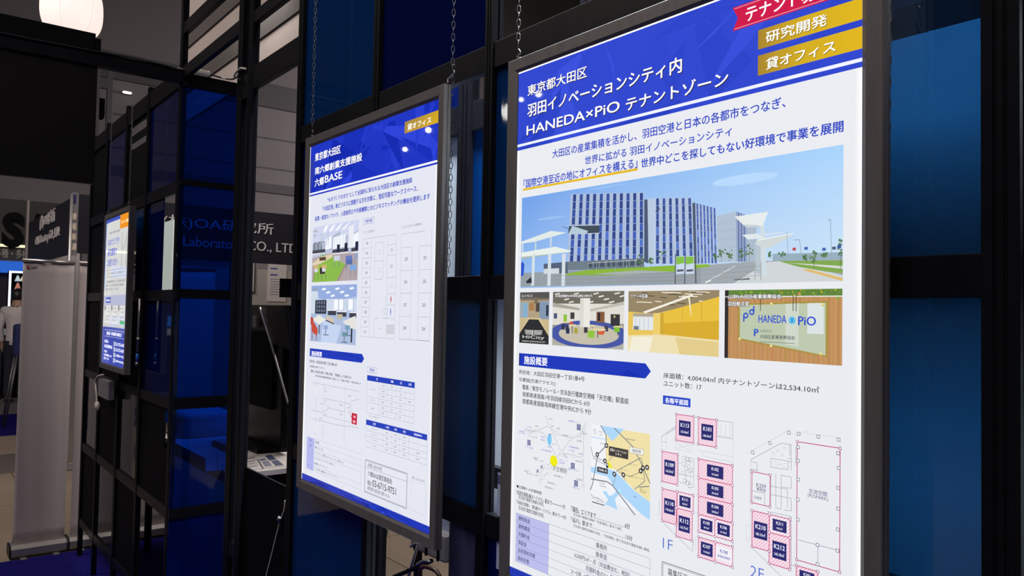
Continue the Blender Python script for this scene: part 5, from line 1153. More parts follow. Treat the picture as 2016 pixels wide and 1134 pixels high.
# cable with an inline connector along the header and up the post
def smooth(pts, n=6):
    out = []
    for i in range(len(pts)-1):
        p0, p1, p2, p3_ = pts[max(i-1, 0)], pts[i], pts[i+1], pts[min(i+2, len(pts)-1)]
        for k in range(n):
            t = k/n; out.append(.5*((2*p1)+(p2-p0)*t+(2*p0-5*p1+4*p2-p3_)*t*t+(3*p1-p0-3*p2+p3_)*t**3))
    return out+[pts[-1]]
XK = XC+.018
cb = thing('power_cable', 'thin cable with pale connector strung along the top of the entrance header', 'cable', (XK, 0, zr(1.15)))
p_ = [onX(u, v, XK) for u, v in ((-60, 52), (60, 76), (200, 103), (262, 114), (330, 130), (352, 136), (384, 140))]
MB().tube(smooth(p_), .0045, 6).build('wire', MAT['cable'], cb, smooth=True)
p_ = [onX(u, v, XK) for u, v in ((383, 140), (391, 141), (403, 144), (413, 146))]
MB().tube(smooth(p_, 4), [.008]+[.0135]*11+[.009], 10).build('connector', MAT['cablew'], cb, smooth=True)
p_ = [onX(u, v, XK) for u, v in ((412, 146), (432, 152), (452, 156))]+[onY(462, 154, YF-.008), onY(470, 146, YF-.008), onY(472, 132, YF-.008)]
MB().tube(smooth(p_), .0045, 6).build('wire', MAT['cable'], cb, smooth=True)
p_ = [onX(u, v, XK) for u, v in ((350, 134), (362, 137), (384, 142))]
MB().tube(smooth(p_), .0035, 6).build('wire', MAT['cablew'], cb, smooth=True)
zt = onY(480, 133, YF-.004); m_ = MB()
m_.tube([Vector((-2.335, YF-.006, zt.z-.01)), Vector((-2.30, YF-.008, zt.z)), Vector((-2.25, YF-.008, zt.z+.002)), Vector((-2.20, YF-.006, zt.z-.012))], .004, 6)
tag(m_.build('cable_tie', MAT['cablew'], smooth=True), 'pale cable tie looped around the post above the open bay', 'cable tie')

# pale wall of the neighbouring stand, seen between the upper bars, with two dark strips standing for the bars' shadows
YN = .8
nb = thing('neighbour_wall', 'pale upper wall board with dark strips for bar shadows seen between the upper lattice bars', 'wall board', (-5, YN, 3))
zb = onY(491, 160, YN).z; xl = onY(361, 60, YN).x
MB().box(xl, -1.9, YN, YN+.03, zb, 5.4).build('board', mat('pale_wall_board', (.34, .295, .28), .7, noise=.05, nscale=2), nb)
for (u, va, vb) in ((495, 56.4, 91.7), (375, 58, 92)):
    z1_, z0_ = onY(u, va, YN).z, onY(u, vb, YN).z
    MB().box(xl, -1.9, YN-.012, YN-.0005, z0_, z1_).build('shadow_band', mat('shadow_band_board', (.085, .079, .079), .9, 0, .05, .05, 2), nb)
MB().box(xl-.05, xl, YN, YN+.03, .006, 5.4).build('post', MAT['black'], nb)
# ================================================================= chains
def chain(label, pts, group, hook=None, pitch=.0145, r=.0010, wl=.0036):
    """oval wire links alternating by a quarter turn, following pts"""
    t = thing('hanging_chain', label, 'chain', pts[0], group)
    m = MB(); seg = []; 
    P = [Vector(p) for p in pts]
    path = smooth(P, 8) if len(P) > 2 else P
    # walk by pitch
    d = 0; res = [path[0]]; i = 0; cur = path[0].copy(); left = pitch
    while i < len(path)-1:
        v = path[i+1]-cur; l = v.length
        if l >= left: cur = cur+v*(left/l); res.append(cur.copy()); left = pitch
        else: left -= l; i += 1; cur = path[i].copy()
    for k in range(len(res)-1):
        a, b = res[k], res[k+1]; dr = (b-a).normalized(); s = dr.orthogonal().normalized(); 
        s = (Vector((1, 0, 0))-dr*dr.x).normalized(); s2 = dr.cross(s)
        ang = .6 if k % 2 else .6+math.pi/2
        w = s*math.cos(ang)+s2*math.sin(ang); c = (a+b)/2; hl = pitch*.5+r*.9
        loop = [c+dr*(hl-wl)*math.copysign(1, math.sin(q) if abs(math.sin(q)) > 1e-6 else 1)*0+dr*hl*math.sin(q)+w*wl*math.copysign(abs(math.cos(q))**.6, math.cos(q)) for q in [2*math.pi*j/10 for j in range(11)]]
        m.tube(loop, r, 5, False)
    m.build('links', MAT['steel'], t, smooth=True)
    if hook is not None:
        h = Vector(hook); e = P[-1]
        MB().tube(smooth([e+Vector((0, 0, .006)), e+Vector((.008, 0, -.004)), e*.5+h*.5+Vector((-.006, 0, 0)), h+Vector((.004, 0, .004)), h], 4), .0016, 6).build('hook', MAT['steel'], t, smooth=True)
    return t
def top_of(bx, x, hh, b): return Vector((x, bx, hh))
z3t = P3Z+HH+BZ; z2t = P2Z+HH+BZ; z1t = P1Z+hh1+.032
g = 'chains holding the light boxes'
xa = onY(1020, 105, .012).x
chain('chain holding the left top corner of the largest poster', [(xa, .012, 3.2), (xa, .012, z3t+.02)], g, (xa+.004, .012, z3t+.001))
xb = onY(1753, 300, .03).x
xb -= .006
chain('chain beside the right edge of the largest poster', [(xb+.004, .030, 3.2), (xb+.004, .03, 2.3), (xb+.001, .032, 1.9), (xb+.002, .03, 1.52)], g)
xa = onY(615, 250, .012).x
chain('chain holding the left top corner of the middle poster', [(xa, .012, 3.3), (xa, .012, z2t+.02)], g, (xa+.004, .012, z2t+.001))
xb = onY(886, 150, .012).x-.012
chain('chain holding the right top corner of the middle poster', [(xb+.01, .02, 3.3), (xb+.01, .02, z2t+.03)], g, (xb, .012, z2t+.001))
xd = onY(889, 300, .034).x
chain('loose chain end dangling beside the right edge of the middle poster', [(xb+.015, .02, z2t+.045), (xd-.004, .034, z2t-.02), (xd, .034, z2t-.25), (xd-.002, .034, zr(.095))], g)
for u, lab in ((214, 'chain holding the left top corner of the small far poster'), (254, 'chain holding the right top corner of the small far poster')):
    x = onY(u, 405, Y1P+.015).x; chain(lab, [(x, Y1P+.015, zr(1.16)), (x, Y1P+.015, z1t+.02)], g, (x+.003, Y1P+.015, z1t+.001))
# silver rod with a blue sleeve, standing in for a line of reflected light right of the small poster, and its plug lead
rd = thing('reflection_rod', 'thin silver rod with a blue sleeve standing in for reflected light right of the small far poster', 'rod', onY(275, 588, .03))
p_ = [onY(275.5, 588, .03), onY(273.5, 625, .03), onY(270.5, 694, .03)]
MB().tube(p_, .007, 8).build('rod', MAT['silver'], rd, smooth=True)
MB().tube([onY(270.4, 696, .03), onY(269.4, 712, .03)], .008, 8).build('sleeve', mat('blue_sleeve', (.02, .12, .55), .4, noise=.1), rd, smooth=True)
MB().tube([onY(269.3, 713, .03), onY(268.6, 720, .03)], .009, 8).build('end_cap', MAT['silver'], rd, smooth=True)
MB().tube([onY(272.4, 665, .03), onY(272.2, 670, .03)], .010, 8).build('collar', MAT['silver'], rd, smooth=True)
ld = thing('power_lead', 'short power lead with plug dangling below the small far poster', 'cable', onY(190, 745, .01))
MB().tube(smooth([onY(u, v, .012) for u, v in ((204, 738), (193, 741), (188, 752), (190, 775), (191, 792))]), .006, 6).build('wire', MAT['cablew'], ld, smooth=True)
MB().tube([onY(191, 792, .012), onY(192, 800, .012), onY(192.3, 808, .012)], [.012, .018, .010], 8).build('plug', MAT['cablew'], ld, smooth=True)
jb = MB(); q = onY(206, 741, .02)
tag(jb.box(q.x-.14, q.x+.16, .012, .045, q.z-.13, q.z-.02).build('junction_box', MAT['grey'], bevel=.004), 'grey junction box under the small far poster', 'junction box')
# lead and clip on the counter front
YCL = YF+.012
ccl = thing('cable_with_clip', 'pale thin cable held by a metal clip on the black counter front', 'cable', onY(553, 1022, YCL))
MB().tube(smooth([onY(u, v, YCL) for u, v in ((561, 985), (559, 1005), (552, 1024), (543, 1058), (534, 1095), (524, 1134), (515, 1180))]), .0022, 6).build('wire', MAT['cablew'], ccl, smooth=True)
c = onY(552, 1022, YCL)
MB().tube([c+Vector((-.014, -.004, -.004)), c+Vector((0, -.006, .003)), c+Vector((.014, -.004, .006))], [.003, .006, .003], 6).tube([c+Vector((0, -.006, -.012)), c+Vector((.002, -.006, .012))], .003, 6).build('clip', MAT['silver'], ccl, smooth=True)

# ================================================================= table and kiosk inside the booth
TT = zr(-.85)
tb = thing('display_table', 'long white topped table inside the booth, behind the open bay', 'table', (-4.1, .75, .006))
MB().box(-5.2, -3.225, .42, 1.12, TT-.03, TT-.001).build('table_top', MAT['paper'], tb, bevel=.003)
MB().box(-5.17, -3.25, .45, 1.09, TT-.10, TT-.031).build('apron', MAT['blackflat'], tb)
for x in (-5.14, -3.29):
    for y in (.47, 1.05): MB().box(x-.02, x+.02, y-.02, y+.02, .006, TT-.031).build('leg', MAT['blackflat'], tb)
def sheet(label, a, b, c, d, art_fn, z):
    """paper lying on the table; corner order: far left, far right, near right, near left seen from the front"""
    o = MB(); o.quadbox([Vector((p.x, p.y, z)) for p in (a, b, c, d)], (0, 0, .0012)); t = o.build('paper_sheet', MAT['paper']); tag(t, label, 'paper', 'papers on the booth table')
    P = lambda u, v: (a*(1-u)+b*u)*(1-v)+(d*(1-u)+c*u)*v
    pr = []; cols = []
    for (u0, v0, u1, v1, col) in art_fn: pr.append([P(u0, v0), P(u1, v0), P(u1, v1), P(u0, v1)]); cols.append(col)
    me = bpy.data.meshes.new('printing'); vs = []; fs = []
    for k, qd in enumerate(pr): fs.append(tuple(range(len(vs), len(vs)+4))); vs += [(p.x, p.y, z+.0014+k*.00003) for p in qd]
    me.from_pydata(vs, [], fs); at = me.color_attributes.new('Col', 'FLOAT_COLOR', 'CORNER')
    for pi, p in enumerate(me.polygons):
        for j in range(p.loop_total): at.data[p.loop_start+j].color = (*s2l(cols[pi]), 1)
    obj('printing', me, FLAT, t); return t
zt_ = TT
A_, B_, C_, D_ = onZ(470, 905, zt_), onZ(533, 893, zt_), onZ(562, 917, zt_), onZ(469, 930, zt_)
sheet('printed sheet with dark blue columns lying nearest the front edge of the table', A_, B_, C_, D_, [(.5, .25, .53, 1, (60, 60, 70)), (.56, .3, .72, .42, (90, 96, 130)), (.58, .5, .74, .9, (150, 150, 170)), (.78, .1, .97, .5, (70, 80, 120)), (.8, .55, .98, .95, (96, 100, 130)), (.06, .3, .44, .36, (150, 140, 140)), (.06, .5, .4, .55, (160, 150, 150)), (.06, .7, .42, .76, (160, 150, 150)), (.02, .05, .48, .12, (120, 110, 112))], TT)
A_, B_, C_, D_ = onZ(469, 890, zt_), onZ(514, 886, zt_), onZ(531, 892, zt_), onZ(469, 904, zt_)
sheet('plain pinkish sheet lying behind the printed sheet on the table', A_, B_, C_, D_, [(.05, .2, .9, .3, (190, 176, 172))], TT)
A_, B_, C_, D_ = onZ(405, 893, zt_), onZ(455, 889, zt_), onZ(463, 925, zt_), onZ(405, 928, zt_)
sheet('large sheet seen through the blue cross wall on the table', A_, B_, C_, D_, [(.4, 0, .43, 1, (90, 90, 100))], TT)
tr = thing('document_tray', 'dark shallow document tray at the back of the table below the black monitor', 'tray', onZ(485, 880, TT))
p_ = onZ(485, 880, TT); MB().box(p_.x-.16, p_.x+.10, p_.y-.16, p_.y-.045, TT+.0005, TT+.03).build('tray_body', MAT['black'], tr, bevel=.003); MB().box(p_.x-.14, p_.x+.08, p_.y-.15, p_.y-.055, TT+.031, TT+.036).build('paper_stack', MAT['paper'], tr)
wc = thing('cloth_covered_box', 'white cloth covered box on the table at the left behind the lattice', 'box', (-4.75, .62, TT))
m_ = MB(); rr = random.Random(4); n = 12; ring0 = []; 
vs = []; 
for k, (f, zz_) in enumerate(((1.0, .0), (1.03, .015), (.97, .06), (.94, .12), (.9, .15), (.55, .156), (.0, .156))):
    for j in range(24):
        th = 2*math.pi*j/24; ct, st = math.cos(th), math.sin(th); e = .35
        vs.append((-4.75+.30*f*math.copysign(abs(ct)**e, ct)+(rr.uniform(-.006, .006) if 0 < k < 5 else 0), .66+.18*f*math.copysign(abs(st)**e, st)+(rr.uniform(-.006, .006) if 0 < k < 5 else 0), TT+.001+zz_))
fs = [(k*24+j, k*24+(j+1) % 24, (k+1)*24+(j+1) % 24, (k+1)*24+j) for k in range(6) for j in range(24)]
m_.add(vs, fs); m_.build('cloth', MAT['shirt'], wc, smooth=True)
ks = thing('kiosk_monitor', 'large black monitor seen from behind, standing on the booth table', 'monitor', (-3.8, .8, TT))
k0, k1 = onY(478, 600, .80), onY(560, 600, .80)
MB().box(k0.x, k1.x, .80, .845, TT+.03, k0.z).build('housing', MAT['black'], ks, bevel=.006)
MB().box(k0.x+.12, k1.x-.12, .785, .799, TT+.25, k0.z-.16).build('rear_cover', MAT['blackflat'], ks, bevel=.004)
MB().box(k0.x+.1, k1.x-.1, .70, .95, TT+.0005, TT+.03).build('stand_foot', MAT['black'], ks, bevel=.004)
q = onY(500, 630, .784); MB().box(q.x-.01, q.x+.05, .778, .785, q.z-.045, q.z+.03).build('rating_label', MAT['grey'], ks)
tm = thing('tilted_display', 'tilted dark display with silver edge behind the open bay', 'monitor', onY(540, 640, .74))
e_ = [onY(u, v, .74) for u, v in ((513, 605), (559, 602), (573, 690), (534, 676))]
MB().quadbox(e_, (0, .03, 0)).build('screen_panel', MAT['black'], tm)
MB().tube([onY(512, 606, .735), onY(534, 676, .735), onY(567, 795, .735)], .007, 6).build('silver_edge', MAT['silver'], tm)
MB().tube([onY(567, 795, .735), onY(567, 800, .735), Vector((onY(575, 905, .735).x, .735, TT+.0005))], .008, 6).build('support_leg', MAT['black'], tm)

# trolley, bag and rods glimpsed under the middle poster
tk = thing('folded_trolley', 'folded trolley with silver tubes glimpsed under the middle poster', 'trolley', (-2.2, .9, .006))
YT = .9
for pts in (((763, 1040), (748, 1095), (738, 1150)), ((826, 1062), (812, 1108), (800, 1150))): MB().tube([onY(u, v, YT) for u, v in pts], .007, 8).build('tube', MAT['silver'], tk, smooth=True)
qa, qb = onY(800, 1072, YT), onY(868, 1112, YT); MB().box(qa.x, qb.x, YT+.02, YT+.12, qb.z, qa.z+.1).build('grey_crate', MAT['grey'], tk, bevel=.01)
for k in range(3): x = qa.x+(qb.x-qa.x)*(k+.5)/3; MB().box(x-.006, x+.006, YT+.012, YT+.019, qb.z, qa.z+.1).build('rib', MAT['black'], tk)
for pts in (((808, 1076), (818, 1070), (826, 1072)), ((820, 1112), (834, 1104), (846, 1106))): MB().tube(smooth([onY(u, v, YT-.03) for u, v in pts]), .006, 6).build('handle', MAT['silver'], tk, smooth=True)
MB().tube([onY(775, 1136, YT), onY(818, 1118, YT), onY(850, 1104, YT)], .010, 6).build('frame_bar', MAT['black'], tk)
for x in (qa.x, qb.x): MB().box(x-.012, x+.012, YT+.05, YT+.08, .007, qb.z).build('leg', MAT['black'], tk)
bgm = mat('brown_leather', (.045, .018, .012), .35, noise=.3, nscale=25, bump=.2, bscale=60)
bg = thing('leather_bag', 'brown leather bag at the bottom edge under the middle poster', 'bag', (-1.9, .75, .006))
q = onY(852, 1150, .75)-Vector((0, 0, .07)); bm_ = MB(); vs = []; n = 20
for k, (f, zz_) in enumerate(((.8, 0), (1, .05), (1.02, .2), (.9, .32), (.6, .39), (.2, .40))):
    for j in range(n):
        th = 2*math.pi*j/n; vs.append((q.x+.16*f*math.cos(th), .75+.09*f*math.sin(th), .007+zz_*(q.z+.06)/.40))
bm_.add(vs, [(k*n+j, k*n+(j+1) % n, (k+1)*n+(j+1) % n, (k+1)*n+j) for k in range(5) for j in range(n)]+[tuple(range(n)), tuple(5*n+j for j in range(n))]); bm_.build('bag_body', bgm, bg, smooth=True)
MB().tube(smooth([Vector((q.x-.09, .75, q.z+.04)), Vector((q.x-.07, .74, q.z+.12)), Vector((q.x+.05, .74, q.z+.13)), Vector((q.x+.08, .75, q.z+.04))]), .009, 8).build('handle', bgm, bg, smooth=True)

# ================================================================= roll-up banners at the end of the lattice
def banner(label, x, y0, y1, h, pole_at):
    t = thing('roll_up_banner', label, 'banner', (x, (y0+y1)/2, .006))
    nx, nz = 14, 24; vs = []; rr = random.Random(int(y0*100))
    for i in range(nx+1):
        for k in range(nz+1):
            vs.append((x+.004*math.sin(i*1.3+k*.12)+.003*math.sin(i*.5-k*.2), y0+(y1-y0)*i/nx, .09+(h-.09)*k/nz))
    m = MB().add(vs, [(i*(nz+1)+k, (i+1)*(nz+1)+k, (i+1)*(nz+1)+k+1, i*(nz+1)+k+1) for i in range(nx) for k in range(nz)])
    o = m.build('banner_cloth', MAT['banner'], t, smooth=True)
    sd = o.modifiers.new('cloth_thickness', 'SOLIDIFY'); sd.thickness = .0015
    MB().tube([(x+.01, y0-.005, h+.005), (x+.01, y1+.005, h+.005)], .012, 8).build('top_rail', MAT['silver'], t, smooth=True)
    m = MB(); prof = [(-.09, .012), (-.09, .06), (-.07, .088), (.05, .092), (.085, .07), (.09, .03), (.075, .012)]
    n = len(prof); vs = [(x+a, y0-.012, b) for a, b in prof]+[(x+a, y1+.012, b) for a, b in prof]
    m.add(vs, [(i, (i+1) % n, n+(i+1) % n, n+i) for i in range(n)]); m.build('base', MAT['silver'], t)
    for yy in (y0-.022, y1+.002):
        m = MB(); m.add([(x+a, yy, b) for a, b in prof]+[(x+a, yy+.0095, b) for a, b in prof], [(i, (i+1) % n, n+(i+1) % n, n+i) for i in range(n)]+[tuple(range(n)), tuple(range(n, 2*n))])
        m.build('end_cap', MAT['black'], t)
    MB().tube([(x-.02, pole_at, .09), (x-.02, pole_at, h)], .010, 8).build('pole', MAT['black'], t, smooth=True)
    for yy in (y0+.04, y1-.08): MB().box(x-.14, x+.14, yy, yy+.035, .0065, .0118).build('foot', MAT['silver'], t)
    return t
HB = onX(60, 513, -5.45).z
ya, yb = onX(38, 800, -5.45).y, onX(141, 800, -5.45).y
bn = banner('narrow plain white roll-up banner at the end of the lattice, far left', -5.55, ya, yb, HB, yb-.02)
banner('wide white roll-up banner half hidden behind the lattice posts', -5.55, yb+.035, yb+1.0, HB, yb+.5)
lg = Print(); lg.rect(0, 0, 16, 14, (150, 30, 60), 1); lg.rect(20, 2, 50, 6, (150, 140, 140), 1)
q = MB(); 
for (a, b, c, d, nm, col) in ((.02, .03, .025, .022, 'red_logo', mat('red_print', (.30, .03, .06), .6, noise=.1)), (.045, .032, .06, .014, 'grey_lettering', mat('grey_print', (.22, .2, .2), .6, noise=.1))):
    MB().box(-5.5425, -5.541, ya+a, ya+a+c*.7, HB-b-d, HB-b).build(nm, col, bn)

# ================================================================= far booth of the research company
SG = MAT['sign']
def text_obj(name, txt, origin, ux, uz, width, height, depth, m, parent, bold=.0):
    """solid letters: origin left bottom, ux reading direction"""
    v, f, ar = glyphs(txt, bold, 3); bold = 0; ux = Vector(ux); uz = Vector(uz); nrm = ux.cross(uz)
    o = Vector(origin); mb = MB(); d = height*bold
    for (dx, dz) in (((-d, 0), (d, 0), (0, d), (0, -d)) if bold else ((0, 0),)):
        A = [o+ux*(a*width+dx)+uz*(b*height+dz)+nrm*depth for a, b in v]; Bk = [p-nrm*depth for p in A]; n = len(v)
        cnt = {}
        for t in f:
            for i in range(len(t)):
                e = (t[i], t[(i+1) % len(t)]); cnt[e] = cnt.get(e, 0)+1
        side = [e for e in cnt if (e[1], e[0]) not in cnt]
        mb.add(A+Bk, [tuple(t) for t in f]+[(a, b, n+b, n+a) for a, b in side])
    return mb.build(name, m, parent)
XSN = -9.0
sgn = thing('fascia_sign', 'charcoal company fascia sign with pale grey letters over the far white booth', 'sign', (XSN, 1.9, zr(.6)))
y0 = onX(150, 440, XSN).y; zt0, zb0 = onX(330, 399, XSN).z, onX(330, 508, XSN).z
MB().box(XSN-.06, XSN, y0, 3.5, zb0, zt0).build('front_board', SG, sgn, bevel=.003)
MB().box(-13.2, XSN-.061, y0, y0+.06, zb0-.0, zt0).build('side_board', SG, sgn, bevel=.003)
q = onY(56, 450, y0); MB().box(q.x-.06, q.x+.06, y0-.03, y0-.002, .007, onY(56, 397, y0).z).build('edge_post', MAT['banner'], sgn, bevel=.004)
l1b, l1t = onX(535, 466, XSN), onX(535, 440, XSN); rgt_ = onX(538, 455, XSN).y
text_obj('company_name', '(株)OA研究所', (XSN+.001, rgt_-1.36, l1b.z), (0, 1, 0), (0, 0, 1), 1.36, l1t.z-l1b.z, .012, MAT['letter'], sgn)
l2b, l2t = onX(560, 503, XSN), onX(560, 483, XSN); r2 = onX(581, 495, XSN).y
text_obj('company_name_latin', 'OA Laboratory CO., LTD.', (XSN+.001, r2-1.72, l2b.z), (0, 1, 0), (0, 0, 1), 1.78, (l2t.z-l2b.z)*1.2, .012, MAT['letter'], sgn)
ys = y0-.001
a, b = onY(79, 457, ys), onY(109, 421, ys); text_obj('company_name', '(株)OA研究所', (a.x, ys, a.z+.02), (1, 0, 0), (0, 0, 1), b.x-a.x, .20, .012, MAT['letter'], sgn)
a, b = onY(70, 490, ys), onY(118, 465, ys); text_obj('company_name_latin', 'OA Laboratory CO., LTD.', (a.x, ys, a.z+.01), (1, 0, 0), (0, 0, 1), b.x-a.x, .16, .012, MAT['letter'], sgn)
sbm = mat('white_booth_panel', (.50, .455, .43), .6, noise=.05, nscale=2)
bw = thing('booth_wall', 'white panel walls of the far booth under the charcoal sign', 'booth wall', (XSN, 2.2, 0))
MB().box(-10.9, -10.84, y0+.07, 5.0, .007, 2.35).build('back_wall', sbm, bw)
MB().box(-10.83, XSN-.07, y0+.002, y0+.05, .007, zb0-.002).build('side_wall', sbm, bw)
for y in (y0+.03, 3.44): MB().box(XSN-.055, XSN-.01, y-.02, y+.02, .007, zb0-.001).build('post', MAT['silver'], bw)
# notices on the back wall
for (u0, v0, u1, v1, lab, fr) in ((455, 514, 498, 573, 'framed white notice on the back wall of the far booth', True), (528, 516, 562, 594, 'tall white notice sheet with blue headings in the far booth', False)):
    XN = -10.838; p0, p1 = onX(u0, v0, XN), onX(u1, v1, XN); w, h = p1.y-p0.y, p0.z-p1.z
    t = thing('wall_notice', lab, 'notice', (XN, p0.y, p1.z))
    MB().box(XN+.0005, XN+.012, p0.y, p1.y, p1.z, p0.z).build('sheet', MAT['paper'], t)
    if fr:
        f_ = MB()
        for bx in ((p0.y-.03, p0.y, p1.z-.03, p0.z+.03), (p1.y, p1.y+.03, p1.z-.03, p0.z+.03), (p0.y, p1.y, p1.z-.03, p1.z), (p0.y, p1.y, p0.z, p0.z+.03)): f_.box(XN+.0005, XN+.02, *bx)
        f_.build('frame', MAT['silver'], t)
    inkb = mat('blue_ink', (.10, .13, .42), .6, noise=.1); inkg = mat('grey_ink', (.3, .3, .33), .6, noise=.1)
    for k in range(2): MB().box(XN+.0125, XN+.0132, p0.y+w*.12, p0.y+w*.5, p0.z-h*(.14+.16*k)-h*.04, p0.z-h*(.14+.16*k)).build('heading_print', inkb, t)
    bt = MB()
    for k in range(7): bt.box(XN+.0125, XN+.0132, p0.y+w*.14, p0.y+w*(.55+.1*(k % 3)), p0.z-h*(.42+.065*k)-h*.02, p0.z-h*(.42+.065*k))
    bt.build('text_print', inkg, t)
XN = -9.4
dk = thing('monitor_arm', 'small dark screen on a stand in front of the far notice', 'monitor', (XN, 2.75, 0))
p0, p1 = onX(552, 548, XN), onX(580, 586, XN)
MB().box(XN-.03, XN, p0.y, p1.y+.25, p1.z, p0.z).build('screen', MAT['black'], dk, bevel=.004); MB().tube([(XN-.015, p1.y, .007), (XN-.015, p1.y, p1.z)], .02, 8).build('stand', MAT['black'], dk); MB().box(XN-.2, XN+.17, p1.y-.18, p1.y+.18, .007, .025).build('foot', MAT['black'], dk, bevel=.005)
# pole and narrow side flag left of the company sign
XP = -9.0+.35
po = thing('sign_pole', 'grey metal pole with a narrow printed flag beside the company sign', 'pole', onX(139, 500, XP)*1)
po.location = Vector((XP, onX(139, 450, XP).y, .007))
yP = po.location.y
MB().tube([(XP, yP, .007), (XP, yP, onX(139, 381, XP).z)], .016, 10).build('pole', MAT['silver'], po, smooth=True)
p0, p1 = onX(142, 378, XP), onX(151, 503, XP)
MB().box(XP-.01, XP, p0.y, p1.y, p1.z, p0.z).build('flag', mat('grey_flag', (.16, .15, .17), .6, noise=.2, nscale=6), po)
for k in range(4): q = onX(146, 425+k*20, XP+.002); MB().box(XP+.0005, XP+.002, q.y-.02, q.y+.02, q.z-.04, q.z+.03).build('printed_photo', mat('warm_print', (.6, .5, .4), .5, noise=.5, nscale=30), po)
q = onX(146, 392, XP+.002); MB().box(XP+.0005, XP+.002, q.y-.02, q.y+.02, q.z-.05, q.z+.05).build('printed_band', MAT['lanyard'], po)
MB().box(XP-.15, XP+.15, yP-.15, yP+.15, .007, .02).build('foot', MAT['silver'], po)

# ================================================================= far left booth with the big black letters
XA = -15.0
fb = thing('lettered_booth', 'dark booth with big black letter S, yellow light strip and blue lit band, far left', 'booth', (XA, 0, 0))
sgm = mat('dark_grey_fascia', (.055, .05, .05), .6, noise=.1, nscale=2)
zt1 = onX(25, 392, XA).z; zb1 = onX(25, 483, XA).z
MB().box(XA-.3, XA-.02, -5, 1.6, onX(25, 510, XA).z, zt1).build('fascia', sgm, fb)
sb, st_ = onX(2, 487, XA), onX(48, 420, XA)
text_obj('letter', 'S', (XA-.019, sb.y, sb.z), (0, 1, 0), (0, 0, 1), (st_.y-sb.y), st_.z-sb.z, .10, MAT['letterdark'], fb, .045)
text_obj('letter', 'A', (XA-.019, st_.y+.03, sb.z), (0, 1, 0), (0, 0, 1), (st_.y-sb.y)*1.1, st_.z-sb.z, .10, MAT['letterdark'], fb, .045)
MB().box(XA+.04, XA+.07, -5, .80, zb1-.035, zb1+.01).build('light_strip', mat('yellow_light_strip', (.8, .75, .5), .4, emis=(1.0, .93, .62), estr=.9), fb)
a, b = onX(-10, 509, XA), onX(52, 490, XA); text_obj('tagline', '多種・多様な加工', (XA-.019, a.y, a.z+.02), (0, 1, 0), (0, 0, 1), (b.y-a.y)*1.75, .16, .01, mat('grey_tagline_letters', (.50, .48, .50), .5, noise=.05), fb)
za, zb_ = onX(10, 513, XA).z, onX(10, 536, XA).z
MB().box(XA-.25, XA-.1, -5, 1.6, zb_, za).build('blue_band', mat('blue_lit_band', (.02, .1, .5), .5, noise=.3, nscale=3, emis=(.01, .12, .62), estr=.75), fb)
MB().box(XA-.30, XA-.26, -5, 1.6, .007, zb_).build('back_wall', mat('dark_plum_wall', (.016, .010, .022), .6, noise=.3, nscale=1), fb)
MB().box(XA-.259, XA-.2, -5, onX(11, 640, XA).y, onX(5, 642, XA).z, onX(5, 618, XA).z).build('blue_counter_light', mat('blue_counter_glow', (.02, .1, .5), .5, noise=.3, emis=(.015, .13, .5), estr=.55), fb)
MB().box(XA-.25, XA+.4, -5, onX(10, 660, XA+.2).y, onX(5, 660, XA+.4).z, onX(5, 648, XA+.4).z).build('counter_top', MAT['white'], fb)
MB().box(XA-.2, XA+.35, -5, onX(10, 660, XA+.2).y-.05, .15, onX(5, 661, XA+.4).z).build('counter_body', mat('dark_violet_front', (.012, .010, .03), .5, noise=.3, nscale=3), fb)
MB().box(XA-.3, XA+1.3, -5, 1.4, .007, .149).build('platform', mat('grey_platform', (.11, .105, .11), .7, noise=.1, nscale=4), fb)
# display cabinet with a white LED frame
dc = thing('display_cabinet', 'tall display cabinet with glowing white edge behind the person in white shirt', 'cabinet', (XA+.2, .6, .15))
c0, c1 = onX(18, 533, XA+.2), onX(56, 660, XA+.2)
MB().box(XA+.0, XA+.2, c0.y, c0.y+.9, .15, c0.z).build('body', MAT['blackflat'], dc)
m_ = MB(); w = .035
m_.box(XA+.201, XA+.215, c0.y, c0.y+w, c1.z, c0.z).box(XA+.201, XA+.215, c0.y+w, c0.y+.9, c0.z-w, c0.z)
m_.build('led_edge', mat('white_led_edge', (.8, .85, .9), .4, emis=(.75, .88, 1.0), estr=1.1), dc)
for (u, v, s_, cc) in ((35, 548, .05, (.6, .75, .85)), (35, 563, .055, (.55, .22, .15)), (33, 573, .03, (.8, .8, .8)), (44, 549, .04, (.7, .6, .4))):
    q = onX(u, v, XA+.21); MB().tube([(XA+.206, q.y, q.z-s_), (XA+.206, q.y, q.z+.2*s_), (XA+.206, q.y, q.z+s_)], [s_*.9, s_*.5, s_*.2], 8).build('lit_product', mat('lit_product', cc, .4, noise=.2, nscale=30, emis=cc, estr=.5), dc, smooth=True)

